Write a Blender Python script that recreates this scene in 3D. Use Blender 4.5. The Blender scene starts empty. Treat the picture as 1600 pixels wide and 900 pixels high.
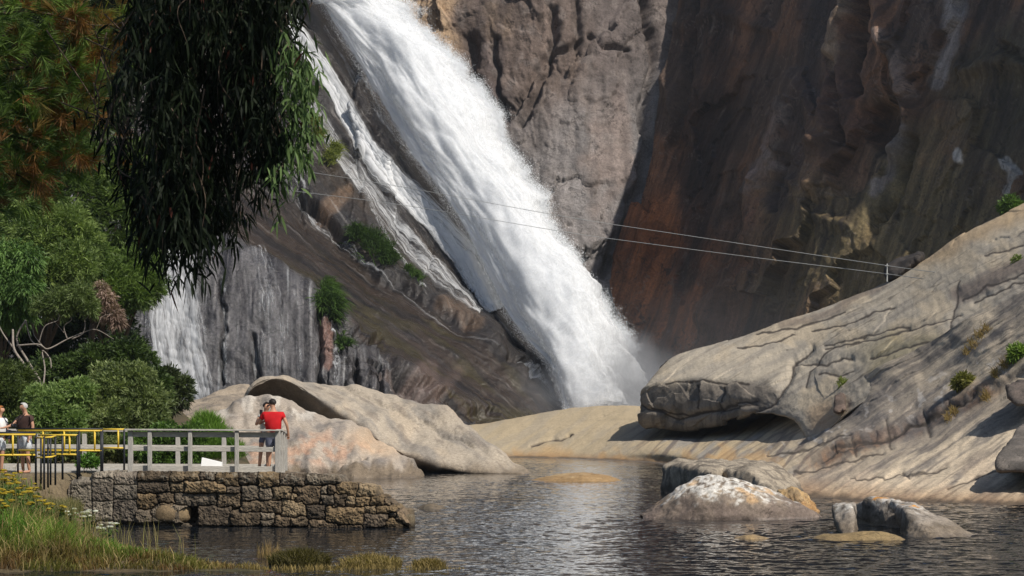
import bpy, bmesh, math, random
import numpy as np
from mathutils import Vector
random.seed(7); RNG = np.random.default_rng(11)
C = bpy.context.scene.collection
SC = bpy.context.scene
R = math.radians
# ------------------------------------------------------------------ camera, sky, sun, exposure
F, EYE, HORIZON = 3000.0, 2.56, 660.0          # focal length in photo pixels, eye height, horizon row
cam = bpy.data.objects.new('camera', bpy.data.cameras.new('camera')); C.objects.link(cam)
cam.location = (0, 0, EYE); cam.rotation_euler = (R(90), 0, 0)
cam.data.sensor_width = 36; cam.data.lens = 36*F/1600; cam.data.shift_y = (HORIZON-450)/1600
cam.data.clip_start = 0.5; cam.data.clip_end = 6000
SC.camera = cam
SUN_DIR = Vector((0.54, -0.55, 0.84)).normalized()   # towards the sun
w = bpy.data.worlds.new('World'); SC.world = w; w.use_nodes = True
wn = w.node_tree; sky = wn.nodes.new('ShaderNodeTexSky'); sky.sky_type = 'NISHITA'; sky.sun_disc = False
sky.sun_elevation = math.asin(SUN_DIR.z); sky.sun_rotation = math.atan2(SUN_DIR.x, SUN_DIR.y)
bg = wn.nodes['Background']; bg.inputs['Strength'].default_value = 0.075
wn.links.new(sky.outputs[0], bg.inputs[0])
sl = bpy.data.lights.new('sun', 'SUN'); sl.energy = 4.4; sl.angle = R(0.5); sl.color = (1, 0.94, 0.85)
sun = bpy.data.objects.new('sun', sl); C.objects.link(sun); sun.location = (60, -30, 90)
sun.rotation_euler = SUN_DIR.to_track_quat('Z', 'Y').to_euler()
SC.view_settings.view_transform = 'Standard'; SC.view_settings.look = 'None'
SC.view_settings.exposure = 0.10; SC.view_settings.gamma = 1; SC.view_settings.use_curve_mapping = False
SC.render.engine = 'CYCLES'
cy = SC.cycles; cy.max_bounces = 6; cy.diffuse_bounces = 3; cy.glossy_bounces = 3; cy.transmission_bounces = 3
cy.transparent_max_bounces = 16; cy.caustics_reflective = False; cy.caustics_refractive = False
cy.sample_clamp_indirect = 4

# ------------------------------------------------------------------ numpy helpers
def PT(px, py, Y):
    return np.array([(px-800)*Y/F, Y, EYE+(HORIZON-py)*Y/F])
def WY(py): return EYE*F/(py-HORIZON)                 # how far off the water surface lies at a row
_perm = np.random.default_rng(3).permutation(256); _perm = np.concatenate([_perm, _perm, _perm])
_grad = np.random.default_rng(5).normal(size=(256, 3)); _grad /= np.linalg.norm(_grad, axis=1)[:, None]
_g2 = np.stack([np.cos(np.arange(256)*2.399963), np.sin(np.arange(256)*2.399963)], -1).astype(np.float32)
def perlin2(x, y, zi):
    ix = np.floor(x).astype(np.int32); iy = np.floor(y).astype(np.int32); fx = (x-ix).astype(np.float32); fy = (y-iy).astype(np.float32)
    ux = fx*fx*fx*(fx*(fx*6-15)+10); uy = fy*fy*fy*(fy*(fy*6-15)+10); ix &= 255; iy &= 255
    def g(a, b, dx, dy):
        h = _perm[_perm[_perm[a]+b]+zi]; return _g2[h, 0]*dx+_g2[h, 1]*dy
    n0 = g(ix, iy, fx, fy)*(1-ux)+g(ix+1, iy, fx-1, fy)*ux; n1 = g(ix, iy+1, fx, fy-1)*(1-ux)+g(ix+1, iy+1, fx-1, fy-1)*ux
    return (n0*(1-uy)+n1*uy)*1.45
def perlin(p):
    p = np.asarray(p, float)
    if p[..., 2].size > 2000 and np.ptp(p[..., 2]) < 1e-9: return perlin2(p[..., 0], p[..., 1], int(abs(p[..., 2].flat[0])*7.3) % 256)
    i = np.floor(p).astype(int); f = p-i; u = f*f*f*(f*(f*6-15)+10); i &= 255
    out = 0
    for dx in (0, 1):
        for dy in (0, 1):
            for dz in (0, 1):
                h = _perm[_perm[_perm[i[..., 0]+dx]+i[..., 1]+dy]+i[..., 2]+dz]
                g = _grad[h]; d = f-np.array([dx, dy, dz])
                wgt = (u[..., 0] if dx else 1-u[..., 0])*(u[..., 1] if dy else 1-u[..., 1])*(u[..., 2] if dz else 1-u[..., 2])
                out = out + wgt*np.sum(g*d, -1)
    return out*1.5
def fbm(p, scale=1, octv=4, seed=0, gain=0.5):
    p = np.asarray(p, float)*np.asarray(scale)+seed*17.31; a = 1; s = 0
    for k in range(octv):
        s = s+a*perlin(p); p = p*2.03+5.1; a *= gain
    return s
def ridged(p, scale=1, octv=4, seed=0, gain=0.5):
    p = np.asarray(p, float)*np.asarray(scale)+seed*13.7; a = 1; s = 0
    for k in range(octv):
        s = s+a*(1-2*np.abs(perlin(p))); p = p*2.03+3.3; a *= gain
    return s
def sstep(a, b, x):
    t = np.clip((x-a)/(b-a), 0, 1); return t*t*(3-2*t)
def catmull(a, n):
    """resample a along axis 0 to n points"""
    a = np.asarray(a, float); m = len(a)
    ext = np.concatenate([2*a[:1]-a[1:2], a, 2*a[-1:]-a[-2:-1]])
    t = np.linspace(0, m-1, n); i = np.minimum(t.astype(int), m-2); f = (t-i).reshape((-1,)+(1,)*(a.ndim-1))
    p0, p1, p2, p3 = ext[i], ext[i+1], ext[i+2], ext[i+3]
    return 0.5*(2*p1+(p2-p0)*f+(2*p0-5*p1+4*p2-p3)*f*f+(3*p1-p0-3*p2+p3)*f**3)
def pldist(x, y, pl):
    """distance of points to a polyline, signed side, and parameter along"""
    best = np.full(x.shape, 1e9); side = np.zeros(x.shape); par = np.zeros(x.shape)
    for k in range(len(pl)-1):
        ax, ay = pl[k][:2]; bx, by = pl[k+1][:2]; dx, dy = bx-ax, by-ay; L = dx*dx+dy*dy
        t = np.clip(((x-ax)*dx+(y-ay)*dy)/L, 0, 1); ex = x-ax-t*dx; ey = y-ay-t*dy; d = np.hypot(ex, ey)
        m = d < best; best = np.where(m, d, best); side = np.where(m, np.sign(dx*(y-ay)-dy*(x-ax)), side)
        par = np.where(m, (k+t)/(len(pl)-1), par)
    return best, side, par
def cells(q, n, seed, amp, tilt, box):
    """facets: each cell of a Voronoi pattern gets its own offset and tilt"""
    r = np.random.default_rng(seed); s = r.uniform(0, 1, (n, 2))*np.array([box[1]-box[0], box[3]-box[2]])+np.array([box[0], box[2]])
    sh = q.shape[:-1]; qq = q.reshape(-1, 2); best = np.full(len(qq), 1e18); idx = np.zeros(len(qq), int)
    for k in range(n):
        d = np.sum((qq-s[k])**2, 1); m = d < best; best[m] = d[m]; idx[m] = k
    off = r.normal(0, amp, n); tl = r.normal(0, tilt, (n, 2))
    return (off[idx]+np.sum((qq-s[idx])*tl[idx], 1)).reshape(sh), r.uniform(0, 1, n)[idx].reshape(sh)
def lin(*c):
    c = np.array(c, float)/255; return np.where(c <= 0.04045, c/12.92, ((c+0.055)/1.055)**2.4)
def lerp(a, b, t):
    t = np.asarray(t)[..., None]; return np.asarray(a)*(1-t)+np.asarray(b)*t

# ------------------------------------------------------------------ object helpers
def mesh_arrays(name, V, Q, col=None, smooth=True):
    V = np.asarray(V, np.float32).reshape(-1, 3); Q = np.asarray(Q, np.int32)
    me = bpy.data.meshes.new(name); n, k = Q.shape
    me.vertices.add(len(V)); me.vertices.foreach_set('co', V.ravel())
    me.loops.add(n*k); me.loops.foreach_set('vertex_index', Q.ravel())
    me.polygons.add(n); me.polygons.foreach_set('loop_start', np.arange(0, n*k, k, dtype=np.int32))
    me.update(calc_edges=True)
    me.polygons.foreach_set('use_smooth', np.full(n, smooth))
    if col is not None: paint(me, col)
    return me
def paint(me, col):
    col = np.asarray(col, np.float32); 
    if col.ndim == 1: col = np.tile(col, (len(me.vertices), 1))
    if col.shape[1] == 3: col = np.hstack([col, np.zeros((len(col), 1), np.float32)])
    a = me.attributes.get('Col') or me.attributes.new('Col', 'FLOAT_COLOR', 'POINT')
    a.data.foreach_set('color', col.ravel())
def tag(o, label=None, cat=None, group=None, kind=None):
    if label: o['label'] = label
    if cat: o['category'] = cat
    if group: o['group'] = group
    if kind: o['kind'] = kind
    return o
def empty(name, loc):
    o = bpy.data.objects.new(name, None); o.location = tuple(loc); o.empty_display_size = 0.2; C.objects.link(o); return o
def put(name, me, mat, parent=None, origin=None):
    """link a mesh whose vertices are in world space; its origin goes to the parent's base or to `origin`"""
    o = bpy.data.objects.new(name, me); C.objects.link(o)
    off = Vector((0, 0, 0))
    if parent is not None:
        q = parent
        while q is not None: off += q.location; q = q.parent
        o.parent = parent
    elif origin is not None:
        off = Vector([float(v) for v in origin]); o.location = off
    if off.length > 0:
        co = np.empty(len(me.vertices)*3, np.float32); me.vertices.foreach_get('co', co)
        co = co.reshape(-1, 3)-np.array(off, np.float32); me.vertices.foreach_set('co', co.ravel()); me.update()
    if mat: me.materials.append(mat)
    return o
def mesh_co(me):
    co = np.empty(len(me.vertices)*3, np.float32); me.vertices.foreach_get('co', co); return co.reshape(-1, 3).astype(float)
def mesh_no(me):
    co = np.empty(len(me.vertices)*3, np.float32); me.vertices.foreach_get('normal', co); return co.reshape(-1, 3).astype(float)
def quads(nv, nu):
    i = np.arange(nv-1)[:, None]*nu+np.arange(nu-1)[None]
    return np.stack([i, i+1, i+nu+1, i+nu], -1).reshape(-1, 4)
def patch(rows, nu, nv):
    """control rows of (px, py, distance) -> px, py, world points and normals on a fine grid"""
    A = np.array(rows, float); A = catmull(A, nv); A = catmull(np.swapaxes(A, 0, 1), nu); A = np.swapaxes(A, 0, 1)
    px, py, Y = A[..., 0], A[..., 1], A[..., 2]
    Pw = np.stack([(px-800)*Y/F, Y, EYE+(HORIZON-py)*Y/F], -1)
    return px, py, Pw, normals(Pw)
def normals(Pw):
    du = np.gradient(Pw, axis=1); dv = np.gradient(Pw, axis=0); N = np.cross(du, dv)
    N /= np.linalg.norm(N, axis=-1, keepdims=True)+1e-9
    if np.mean(np.sum(N*(Pw-np.array([0, 0, EYE])), -1)) > 0: N = -N
    return N
class MB:
    """collects boxes, tubes and quads into one mesh"""
    def __init__(s): s.v = []; s.f = []; s.n = 0
    def add(s, V, Q): s.v.append(np.asarray(V, float)); s.f += [tuple(int(i)+s.n for i in q) for q in Q]; s.n += len(V)
    def box(s, x0, x1, y0, y1, z0, z1):
        s.hexa([(x0, y0, z0), (x1, y0, z0), (x1, y1, z0), (x0, y1, z0)], [(x0, y0, z1), (x1, y0, z1), (x1, y1, z1), (x0, y1, z1)])
    def hexa(s, lo, hi):
        s.add(list(lo)+list(hi), [(3, 2, 1, 0), (4, 5, 6, 7), (0, 1, 5, 4), (1, 2, 6, 5), (2, 3, 7, 6), (3, 0, 4, 7)])
    def beam(s, a, b, wd, ht, up=(0, 0, 1)):
        a = np.array(a, float); b = np.array(b, float); d = b-a; d /= np.linalg.norm(d); up = np.array(up, float)
        sd = np.cross(d, up); sd /= np.linalg.norm(sd); up = np.cross(sd, d)
        c = [-sd*wd/2-up*ht/2, sd*wd/2-up*ht/2, sd*wd/2+up*ht/2, -sd*wd/2+up*ht/2]
        s.hexa([a+q for q in c], [b+q for q in c])
    def tube(s, pts, rad, n=8, caps=True):
        pts = np.array(pts, float); m = len(pts); rad = np.broadcast_to(np.array(rad, float), (m,))
        T = np.gradient(pts, axis=0); T /= np.linalg.norm(T, axis=1)[:, None]+1e-9
        ref = np.array([0.31, 0.17, 0.93]); V = []
        for k in range(m):
            a = np.cross(T[k], ref); a /= np.linalg.norm(a)+1e-9; b = np.cross(T[k], a)
            for j in range(n):
                th = 2*math.pi*j/n; V.append(pts[k]+rad[k]*(a*math.cos(th)+b*math.sin(th)))
        Q = [(k*n+j, k*n+(j+1) % n, (k+1)*n+(j+1) % n, (k+1)*n+j) for k in range(m-1) for j in range(n)]
        if caps: Q += [tuple(range(n))[::-1], tuple((m-1)*n+j for j in range(n))]
        s.add(V, Q)
    def mesh(s, name, smooth=False, bevel=0):
        me = bpy.data.meshes.new(name); me.from_pydata(np.concatenate(s.v).tolist(), [], s.f); me.update()
        bm = bmesh.new(); bm.from_mesh(me); bmesh.ops.recalc_face_normals(bm, faces=bm.faces)
        if bevel: bmesh.ops.bevel(bm, geom=bm.edges[:], offset=bevel, segments=1, affect='EDGES', clamp_overlap=True)
        bm.to_mesh(me); bm.free(); me.polygons.foreach_set('use_smooth', np.full(len(me.polygons), smooth)); me.update(); return me

# ------------------------------------------------------------------ materials
def new_mat(name):
    m = bpy.data.materials.new(name); m.use_nodes = True; nt = m.node_tree; nt.nodes.clear()
    out = nt.nodes.new('ShaderNodeOutputMaterial'); return m, nt, out
def nd(nt, typ, ins=None, **kw):
    n = nt.nodes.new(typ)
    for k, v in kw.items(): setattr(n, k, v)
    for k, v in (ins or {}).items():
        if isinstance(v, bpy.types.NodeSocket): nt.links.new(v, n.inputs[k])
        else: n.inputs[k].default_value = v
    return n
def math_(nt, op, a, b=0.0, clamp=False): return nd(nt, 'ShaderNodeMath', {0: a, 1: b}, operation=op, use_clamp=clamp).outputs[0]
def ramp_(nt, fac, stops):
    r = nd(nt, 'ShaderNodeValToRGB', {0: fac}); e = r.color_ramp.elements
    while len(e) < len(stops): e.new(0.5)
    for el, (p, c) in zip(e, stops):
        el.position = p; el.color = (c, c, c, 1) if isinstance(c, (int, float)) else (*c, 1)
    return r.outputs[0]
def mulcol(nt, a, b, fac=1.0, mode='MULTIPLY'):
    n = nd(nt, 'ShaderNodeMix', {0: fac}, data_type='RGBA', blend_type=mode)
    for k, v in ((6, a), (7, b)):
        if isinstance(v, bpy.types.NodeSocket): nt.links.new(v, n.inputs[k])
        else: n.inputs[k].default_value = v
    return n.outputs[2]
def mat_rock(name, sc=1.0, bump=0.5, speck=(0.62, 1.3), dist=0.2, rough=0.85, wet=0.25, cracks=0.8, blot=(0.76, 1.2)):
    m, nt, out = new_mat(name)
    co = nd(nt, 'ShaderNodeTexCoord').outputs['Object']
    at = nd(nt, 'ShaderNodeAttribute', attribute_name='Col')
    n1 = nd(nt, 'ShaderNodeTexNoise', {'Vector': co, 'Scale': 0.35*sc, 'Detail': 8.0, 'Roughness': 0.65}).outputs[0]
    n2 = nd(nt, 'ShaderNodeTexNoise', {'Vector': co, 'Scale': 4.0*sc, 'Detail': 6.0, 'Roughness': 0.7}).outputs[0]
    n3 = nd(nt, 'ShaderNodeTexNoise', {'Vector': co, 'Scale': 1.1*sc, 'Detail': 9.0, 'Roughness': 0.72}).outputs[0]
    f1 = ramp_(nt, n1, [(0.3, blot[0]), (0.7, blot[1])]); f2 = ramp_(nt, n2, [(0.28, speck[0]), (0.72, speck[1])])
    n4 = nd(nt, 'ShaderNodeTexNoise', {'Vector': co, 'Scale': 15.0*sc, 'Detail': 4.0, 'Roughness': 0.75}).outputs[0]
    f3 = ramp_(nt, n4, [(0.3, 0.60), (0.7, 1.34)])
    ck = nd(nt, 'ShaderNodeTexNoise', {'Vector': co, 'Scale': 0.22*sc, 'Detail': 5.0, 'Roughness': 0.6, 'Distortion': 0.5}).outputs[0]
    lnz = ramp_(nt, math_(nt, 'ABSOLUTE', math_(nt, 'SUBTRACT', ck, 0.5)), [(0.0, 0.30), (0.010, 1.0)])
    lmask = ramp_(nt, n1, [(0.46, 0.0), (0.56, 1.0)])
    ckc = nd(nt, 'ShaderNodeMix', {0: math_(nt, 'MULTIPLY', lmask, cracks), 2: 1.0, 3: lnz}, data_type='FLOAT').outputs[0]
    c = mulcol(nt, mulcol(nt, mulcol(nt, mulcol(nt, at.outputs['Color'], f1), f2), f3), ckc)
    hgt = math_(nt, 'ADD', math_(nt, 'MULTIPLY', n3, 1.0), math_(nt, 'MULTIPLY', n2, 0.35))
    hgt = math_(nt, 'ADD', math_(nt, 'ADD', hgt, math_(nt, 'MULTIPLY', n4, 0.14)), math_(nt, 'MULTIPLY', ckc, 0.35))
    b = nd(nt, 'ShaderNodeBump', {'Height': hgt, 'Strength': bump, 'Distance': dist})
    ro = nd(nt, 'ShaderNodeMapRange', {0: at.outputs['Alpha'], 3: rough, 4: wet}).outputs[0]
    p = nd(nt, 'ShaderNodeBsdfPrincipled', {'Base Color': c, 'Roughness': ro, 'Specular IOR Level': 0.35, 'Normal': b.outputs[0]})
    nt.links.new(p.outputs[0], out.inputs[0]); return m
def mat_leaf(name, trans=0.35, rough=0.5, spec=0.3):
    m, nt, out = new_mat(name)
    at = nd(nt, 'ShaderNodeAttribute', attribute_name='Col').outputs['Color']
    p = nd(nt, 'ShaderNodeBsdfPrincipled', {'Base Color': at, 'Roughness': rough, 'Specular IOR Level': spec})
    t = nd(nt, 'ShaderNodeBsdfTranslucent', {'Color': mulcol(nt, at, (1.25, 1.35, 0.7, 1))})
    mx = nd(nt, 'ShaderNodeMixShader', {0: trans, 1: p.outputs[0], 2: t.outputs[0]})
    nt.links.new(mx.outputs[0], out.inputs[0]); return m
def mat_plain(name, col, rough=0.6, noise=0.25, sc=8.0, spec=0.3, metal=0.0, stretch=(1, 1, 1), bump=0.0):
    m, nt, out = new_mat(name)
    co = nd(nt, 'ShaderNodeTexCoord').outputs['Object']
    mp = nd(nt, 'ShaderNodeMapping', {'Vector': co, 'Scale': stretch}).outputs[0]
    n = nd(nt, 'ShaderNodeTexNoise', {'Vector': mp, 'Scale': sc, 'Detail': 6.0, 'Roughness': 0.65}).outputs[0]
    f = ramp_(nt, n, [(0.25, 1-noise), (0.75, 1+noise)])
    c = mulcol(nt, (*col, 1), f)
    p = nd(nt, 'ShaderNodeBsdfPrincipled', {'Base Color': c, 'Roughness': rough, 'Specular IOR Level': spec, 'Metallic': metal})
    if bump: nt.links.new(nd(nt, 'ShaderNodeBump', {'Height': n, 'Strength': bump, 'Distance': 0.02}).outputs[0], p.inputs['Normal'])
    nt.links.new(p.outputs[0], out.inputs[0]); return m
M = {}
M['cliff'] = mat_rock('cliff_rock', 0.8, 0.8, (0.62, 1.3), 0.5, 0.88, 0.3)
M['wetrock'] = mat_rock('wet_rock', 1.0, 0.7, (0.6, 1.35), 0.3, 0.55, 0.13)
M['slab'] = mat_rock('granite_slab', 1.6, 0.38, (0.72, 1.22), 0.12, 0.88, 0.35, 0.6, (0.93, 1.08))
M['boulder'] = mat_rock('boulder_granite', 1.7, 0.45, (0.66, 1.25), 0.12, 0.9, 0.3, 0.6, (0.88, 1.12))
M['nearrock'] = mat_rock('lichen_granite', 3.0, 0.5, (0.6, 1.3), 0.08, 0.9, 0.3)
M['stone'] = mat_rock('wall_stone', 5.0, 0.6, (0.55, 1.35), 0.05, 0.92, 0.35)
M['soil'] = mat_rock('bank_soil', 3.0, 0.5, (0.6, 1.3), 0.06, 0.95, 0.4)
M['leaf'] = mat_leaf('leaf', 0.35); M['gum'] = mat_leaf('gum_leaf', 0.2, 0.6, 0.12); M['grass'] = mat_leaf('grass_blade', 0.4, 0.6, 0.2)
M['bark'] = mat_plain('bark', (0.10, 0.075, 0.055), 0.9, 0.4, 14, 0.1, bump=0.6)
M['palebark'] = mat_plain('pale_bark', (0.27, 0.235, 0.20), 0.9, 0.35, 14, 0.1, bump=0.6)
M['wood'] = mat_plain('weathered_wood', (0.43, 0.405, 0.36), 0.85, 0.45, 5, 0.15, stretch=(1.5, 12, 12), bump=0.3)
M['woodpost'] = mat_plain('weathered_post', (0.38, 0.36, 0.325), 0.85, 0.45, 5, 0.15, stretch=(12, 12, 1.5), bump=0.3)
M['yellow'] = mat_plain('yellow_paint', (0.72, 0.50, 0.06), 0.45, 0.18, 6)
M['black'] = mat_plain('black_paint', (0.022, 0.024, 0.03), 0.45, 0.3, 6)
M['white'] = mat_plain('white_panel', (0.78, 0.78, 0.76), 0.5, 0.06, 4)
M['skin'] = mat_plain('skin', (0.46, 0.25, 0.16), 0.55, 0.10, 12)
M['red'] = mat_plain('red_cotton', (0.52, 0.018, 0.022), 0.85, 0.12, 9, 0.1)
M['brown'] = mat_plain('brown_cotton', (0.075, 0.045, 0.038), 0.9, 0.15, 9, 0.1)
M['bluegrey'] = mat_plain('blue_grey_cotton', (0.13, 0.14, 0.19), 0.9, 0.25, 10, 0.1)
M['paleshorts'] = mat_plain('pale_check_cotton', (0.62, 0.65, 0.68), 0.9, 0.25, 16, 0.1)
M['whitecloth'] = mat_plain('white_cotton', (0.76, 0.75, 0.73), 0.9, 0.08, 8, 0.1)
M['greycloth'] = mat_plain('pale_grey_top', (0.45, 0.46, 0.44), 0.9, 0.2, 10, 0.1)
M['darkhair'] = mat_plain('dark_hair', (0.018, 0.013, 0.011), 0.6, 0.3, 30)
M['greyhair'] = mat_plain('grey_hair', (0.46, 0.45, 0.43), 0.7, 0.25, 30)
M['redhair'] = mat_plain('ginger_hair', (0.36, 0.14, 0.04), 0.6, 0.3, 30)
M['darkgear'] = mat_plain('dark_plastic', (0.015, 0.015, 0.018), 0.4, 0.2, 10)
M['navy'] = mat_plain('navy_leather', (0.03, 0.03, 0.055), 0.6, 0.2, 10)
M['cable'] = mat_plain('steel_cable', (0.42, 0.43, 0.42), 0.5, 0.1, 4)
# ------------------------------------------------------------------ rock masses
def q3(px, py, s=0): return np.stack([px/100, py/100, np.full_like(px, s)], -1)
def warp(px, py, amp, sc=1.0, s=0):
    return px+amp*fbm(q3(px, py, s), sc, 4), py+amp*fbm(q3(px, py, s+9), sc, 4)
def stroke(px, py, pl, w_, soft=1.0, wa=6, ws=2.0, s=0, taper=False):
    x, y = warp(px, py, wa, ws, s); d, sd, t = pldist(x, y, pl)
    ww = w_*(np.sin(np.pi*np.clip(t, 0.02, 0.98))**0.5 if taper else 1)
    return 1-sstep(ww*(1-0.5*soft), ww*(1+0.5*soft), d)
def blob(px, py, cx, cy, rx, ry, wa=25, s=0, soft=0.5):
    x, y = warp(px, py, wa, 1.6, s); return 1-sstep(1-soft, 1+soft, np.hypot((x-cx)/rx, (y-cy)/ry))
def crack(px, py, pl, w_, depth, wa=5, ws=3, s=0):
    x, y = warp(px, py, wa, ws, s); d, sd, t = pldist(x, y, pl); return -depth*np.exp(-(d/w_)**2)
def step_(px, py, pl, depth, w_=3, wa=8, ws=2, s=0, reach=60):
    """a ledge: rock on the positive side of the line sinks back by depth, recovering over `reach`"""
    x, y = warp(px, py, wa, ws, s); d, sd, t = pldist(x, y, pl); e = np.minimum(t, 1-t)*8
    sd = sd*d; return -depth*sstep(-w_, w_, sd)*(1-sstep(reach*0.3, reach, sd))*np.clip(e, 0, 1)
def terrain(name, px, py, Pw, N, disp, col, mat, kind='structure'):
    V = Pw+N*disp[..., None]; nv, nu = px.shape
    me = mesh_arrays(name, V, quads(nv, nu), col.reshape(-1, col.shape[-1]))
    o = put(name, me, mat)
    if kind: tag(o, kind=kind)
    return o, V

# water and the ground sheet under it
me = mesh_arrays('ground', [(-4000, -300, -1.6), (4000, -300, -1.6), (4000, 5500, -1.6), (-4000, 5500, -1.6)], [(0, 1, 2, 3)], np.array([.08, .07, .05, 0]))
tag(put('ground', me, M['soil']), kind='structure')
m, nt, out = new_mat('river_water')
co = nd(nt, 'ShaderNodeTexCoord').outputs['Object']
wv = nd(nt, 'ShaderNodeMapping', {'Vector': co, 'Scale': (0.8, 1.0, 1.0), 'Rotation': (0, 0, 0.25)}).outputs[0]
big = nd(nt, 'ShaderNodeTexNoise', {'Vector': nd(nt, 'ShaderNodeMapping', {'Vector': co, 'Scale': (0.5, 1.0, 1.0)}).outputs[0], 'Scale': 0.13, 'Detail': 4.0, 'Roughness': 0.6}).outputs[0]
st = ramp_(nt, big, [(0.35, 0.45), (0.62, 1.0)])
slope = None                                            # wavelets: the slope of the surface comes straight from three sizes of noise
for sc_, det, k_ in ((7.0, 3.0, 0.45), (2.2, 2.0, 0.18)):
    cn = nd(nt, 'ShaderNodeTexNoise', {'Vector': wv, 'Scale': sc_, 'Detail': det, 'Roughness': 0.6, 'Distortion': 0.4}).outputs[1]
    v_ = nd(nt, 'ShaderNodeVectorMath', {0: nd(nt, 'ShaderNodeVectorMath', {0: cn, 1: (0.5, 0.5, 0.5)}, operation='SUBTRACT').outputs[0], 1: (k_, k_, 0.0)}, operation='MULTIPLY').outputs[0]
    slope = v_ if slope is None else nd(nt, 'ShaderNodeVectorMath', {0: slope, 1: v_}, operation='ADD').outputs[0]
slope = nd(nt, 'ShaderNodeVectorMath', {0: slope, 1: st}, operation='MULTIPLY').outputs[0]
b = nd(nt, 'ShaderNodeVectorMath', {0: nd(nt, 'ShaderNodeVectorMath', {0: slope, 1: nd(nt, 'ShaderNodeNewGeometry').outputs['Normal']}, operation='ADD').outputs[0]}, operation='NORMALIZE')
p = nd(nt, 'ShaderNodeBsdfPrincipled', {'Base Color': (0.010, 0.013, 0.017, 1), 'Roughness': 0.03, 'IOR': 1.33, 'Normal': b.outputs[0]})
nt.links.new(p.outputs[0], out.inputs[0]); M['water'] = m
# real wavelets where the river is seen, a flat sheet just below them everywhere else
wy = [30.0]
while wy[-1] < 160: wy.append(wy[-1]+.0021*wy[-1])
wy = np.array(wy); wx = np.linspace(-.31, .31, 620); gY = wy[:, None].repeat(620, 1); gX = wx[None]*gY
q_ = np.stack([gX*.9+.22*gY, gY*1.0-.22*gX, 0*gX+.3], -1); gust = .55+.45*sstep(-.3, .4, perlin(np.stack([gX*.09, gY*.05, 0*gX+.8], -1)))
far_ = 1/(1+(gY/110)**2)
gZ = gust*(.014*fbm(q_, .5, 2, 301)+.022*fbm(q_, 1.7, 3, 302, .55)*far_)-.004
nW_ = gX.size; V = np.concatenate([np.stack([gX, gY, gZ], -1).reshape(-1, 3), np.array([(-400, -60, -.10), (400, -60, -.10), (400, 420, -.10), (-400, 420, -.10)])])
me = mesh_arrays('water', V, np.concatenate([quads(*gX.shape), np.array([[nW_, nW_+1, nW_+2, nW_+3]])]))
tag(put('water', me, m), kind='structure')

# the sunlit back cliff behind the falls
px, py, Pw, N = patch([
 [(260, -300, 330), (480, -300, 330), (700, -290, 327), (900, -280, 326), (1150, -280, 330)],
 [(300, -250, 283), (500, -240, 281), (700, -230, 278), (900, -220, 277), (1150, -220, 285)],
 [(320, -40, 278), (520, -30, 276), (700, -20, 272), (900, -20, 270), (1150, -20, 280)],
 [(380, 140, 274), (560, 140, 272), (720, 140, 268), (900, 160, 264), (1150, 160, 274)],
 [(420, 330, 268), (600, 330, 266), (740, 330, 262), (900, 330, 258), (1150, 330, 266)],
 [(460, 520, 262), (640, 520, 260), (760, 520, 256), (920, 520, 252), (1150, 520, 260)],
 [(480, 720, 258), (640, 720, 256), (760, 720, 252), (920, 720, 248), (1150, 720, 256)]], 420, 460)
x, y = warp(px, py, 22, 1.4, 1)
f1, t1 = cells(np.stack([x*1.0, y*0.42], -1), 60, 21, 1.3, 0.020, (300, 1150, -300, 310))
x2, y2 = warp(px, py, 12, 2.6, 2)
f2, t2 = cells(np.stack([x2, y2*0.6], -1), 260, 22, 0.45, 0.022, (300, 1150, -300, 440))
disp = f1*0.32+f2*0.26+0.12*ridged(q3(px, py), (2.2, 0.8, 1), 4, 3)+0.13*fbm(q3(px, py), 7, 4, 4)
disp += 0.12*fbm(q3(px, py), (5, 3, 1), 4, 6)
for pl, ww, dp in [([(1010, 0), (1025, 90), (1003, 180), (1012, 240), (985, 330), (948, 420)], 7, 2.5), ([(770, 60), (778, 150), (790, 190), (850, 90), (905, 60)], 5, 1.6),
                   ([(868, 10), (862, 90), (835, 150), (812, 190)], 6, 2.0), ([(905, 0), (908, 60), (900, 120)], 5, 1.4), ([(925, 55), (945, 75), (985, 78)], 4, 1.2), ([(735, 60), (730, 120), (760, 165)], 9, 2.2)]:
    disp += crack(px, py, pl, ww, dp)
tan, brn, gry = lin(176, 150, 122), lin(110, 95, 86), lin(130, 125, 123)
c = lerp(lin(114, 103, 97), gry, sstep(100, 200, y+0.15*(x-800)))
c = lerp(c, brn, blob(px, py, 830, 70, 110, 120, 30, 2)*0.8)
c = lerp(c, tan, 1-sstep(-20, 60, (x-735)+0.25*(y-60)))
c = lerp(c, lin(88, 78, 76), stroke(px, py, [(745, -60), (735, 40), (750, 130), (775, 170)], 26, 1, 10)*0.85)
c = lerp(c, lin(84, 74, 72), stroke(px, py, [(790, -60), (778, 60), (778, 170)], 9, 1, 6)*0.6)
c = lerp(c, lin(96, 88, 86), blob(px, py, 975, 70, 55, 110, 20, 4)*0.6)
c = lerp(c, lin(150, 112, 86), blob(px, py, 950, 250, 30, 80, 30, 5)*0.22)
c = lerp(c, lin(160, 152, 148), stroke(px, py, [(880, 180), (865, 300), (880, 420)], 20, 1.4, 14)*0.45)
strk = fbm(q3(px, py), (9, 0.9, 1), 4, 12); c = c*(1+0.28*np.clip(strk, -1, 1))[..., None]*(0.84+0.32*t2)[..., None]
c = lerp(c, lin(150, 140, 134)*0.9, 0.35*sstep(0.2, 0.6, fbm(q3(px, py), (4, 4, 1), 4, 15)))
ln_ = 1-np.abs(perlin(np.stack([x/26, y/90, 0*x+1.5], -1)+.4*fbm(q3(px, py), 5, 3, 16)[..., None])); c = lerp(c, lin(52, 44, 40), sstep(.965, .992, ln_)*.7*sstep(-.1, .25, fbm(q3(px, py), (1.5, 1, 1), 2, 17)))
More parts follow.
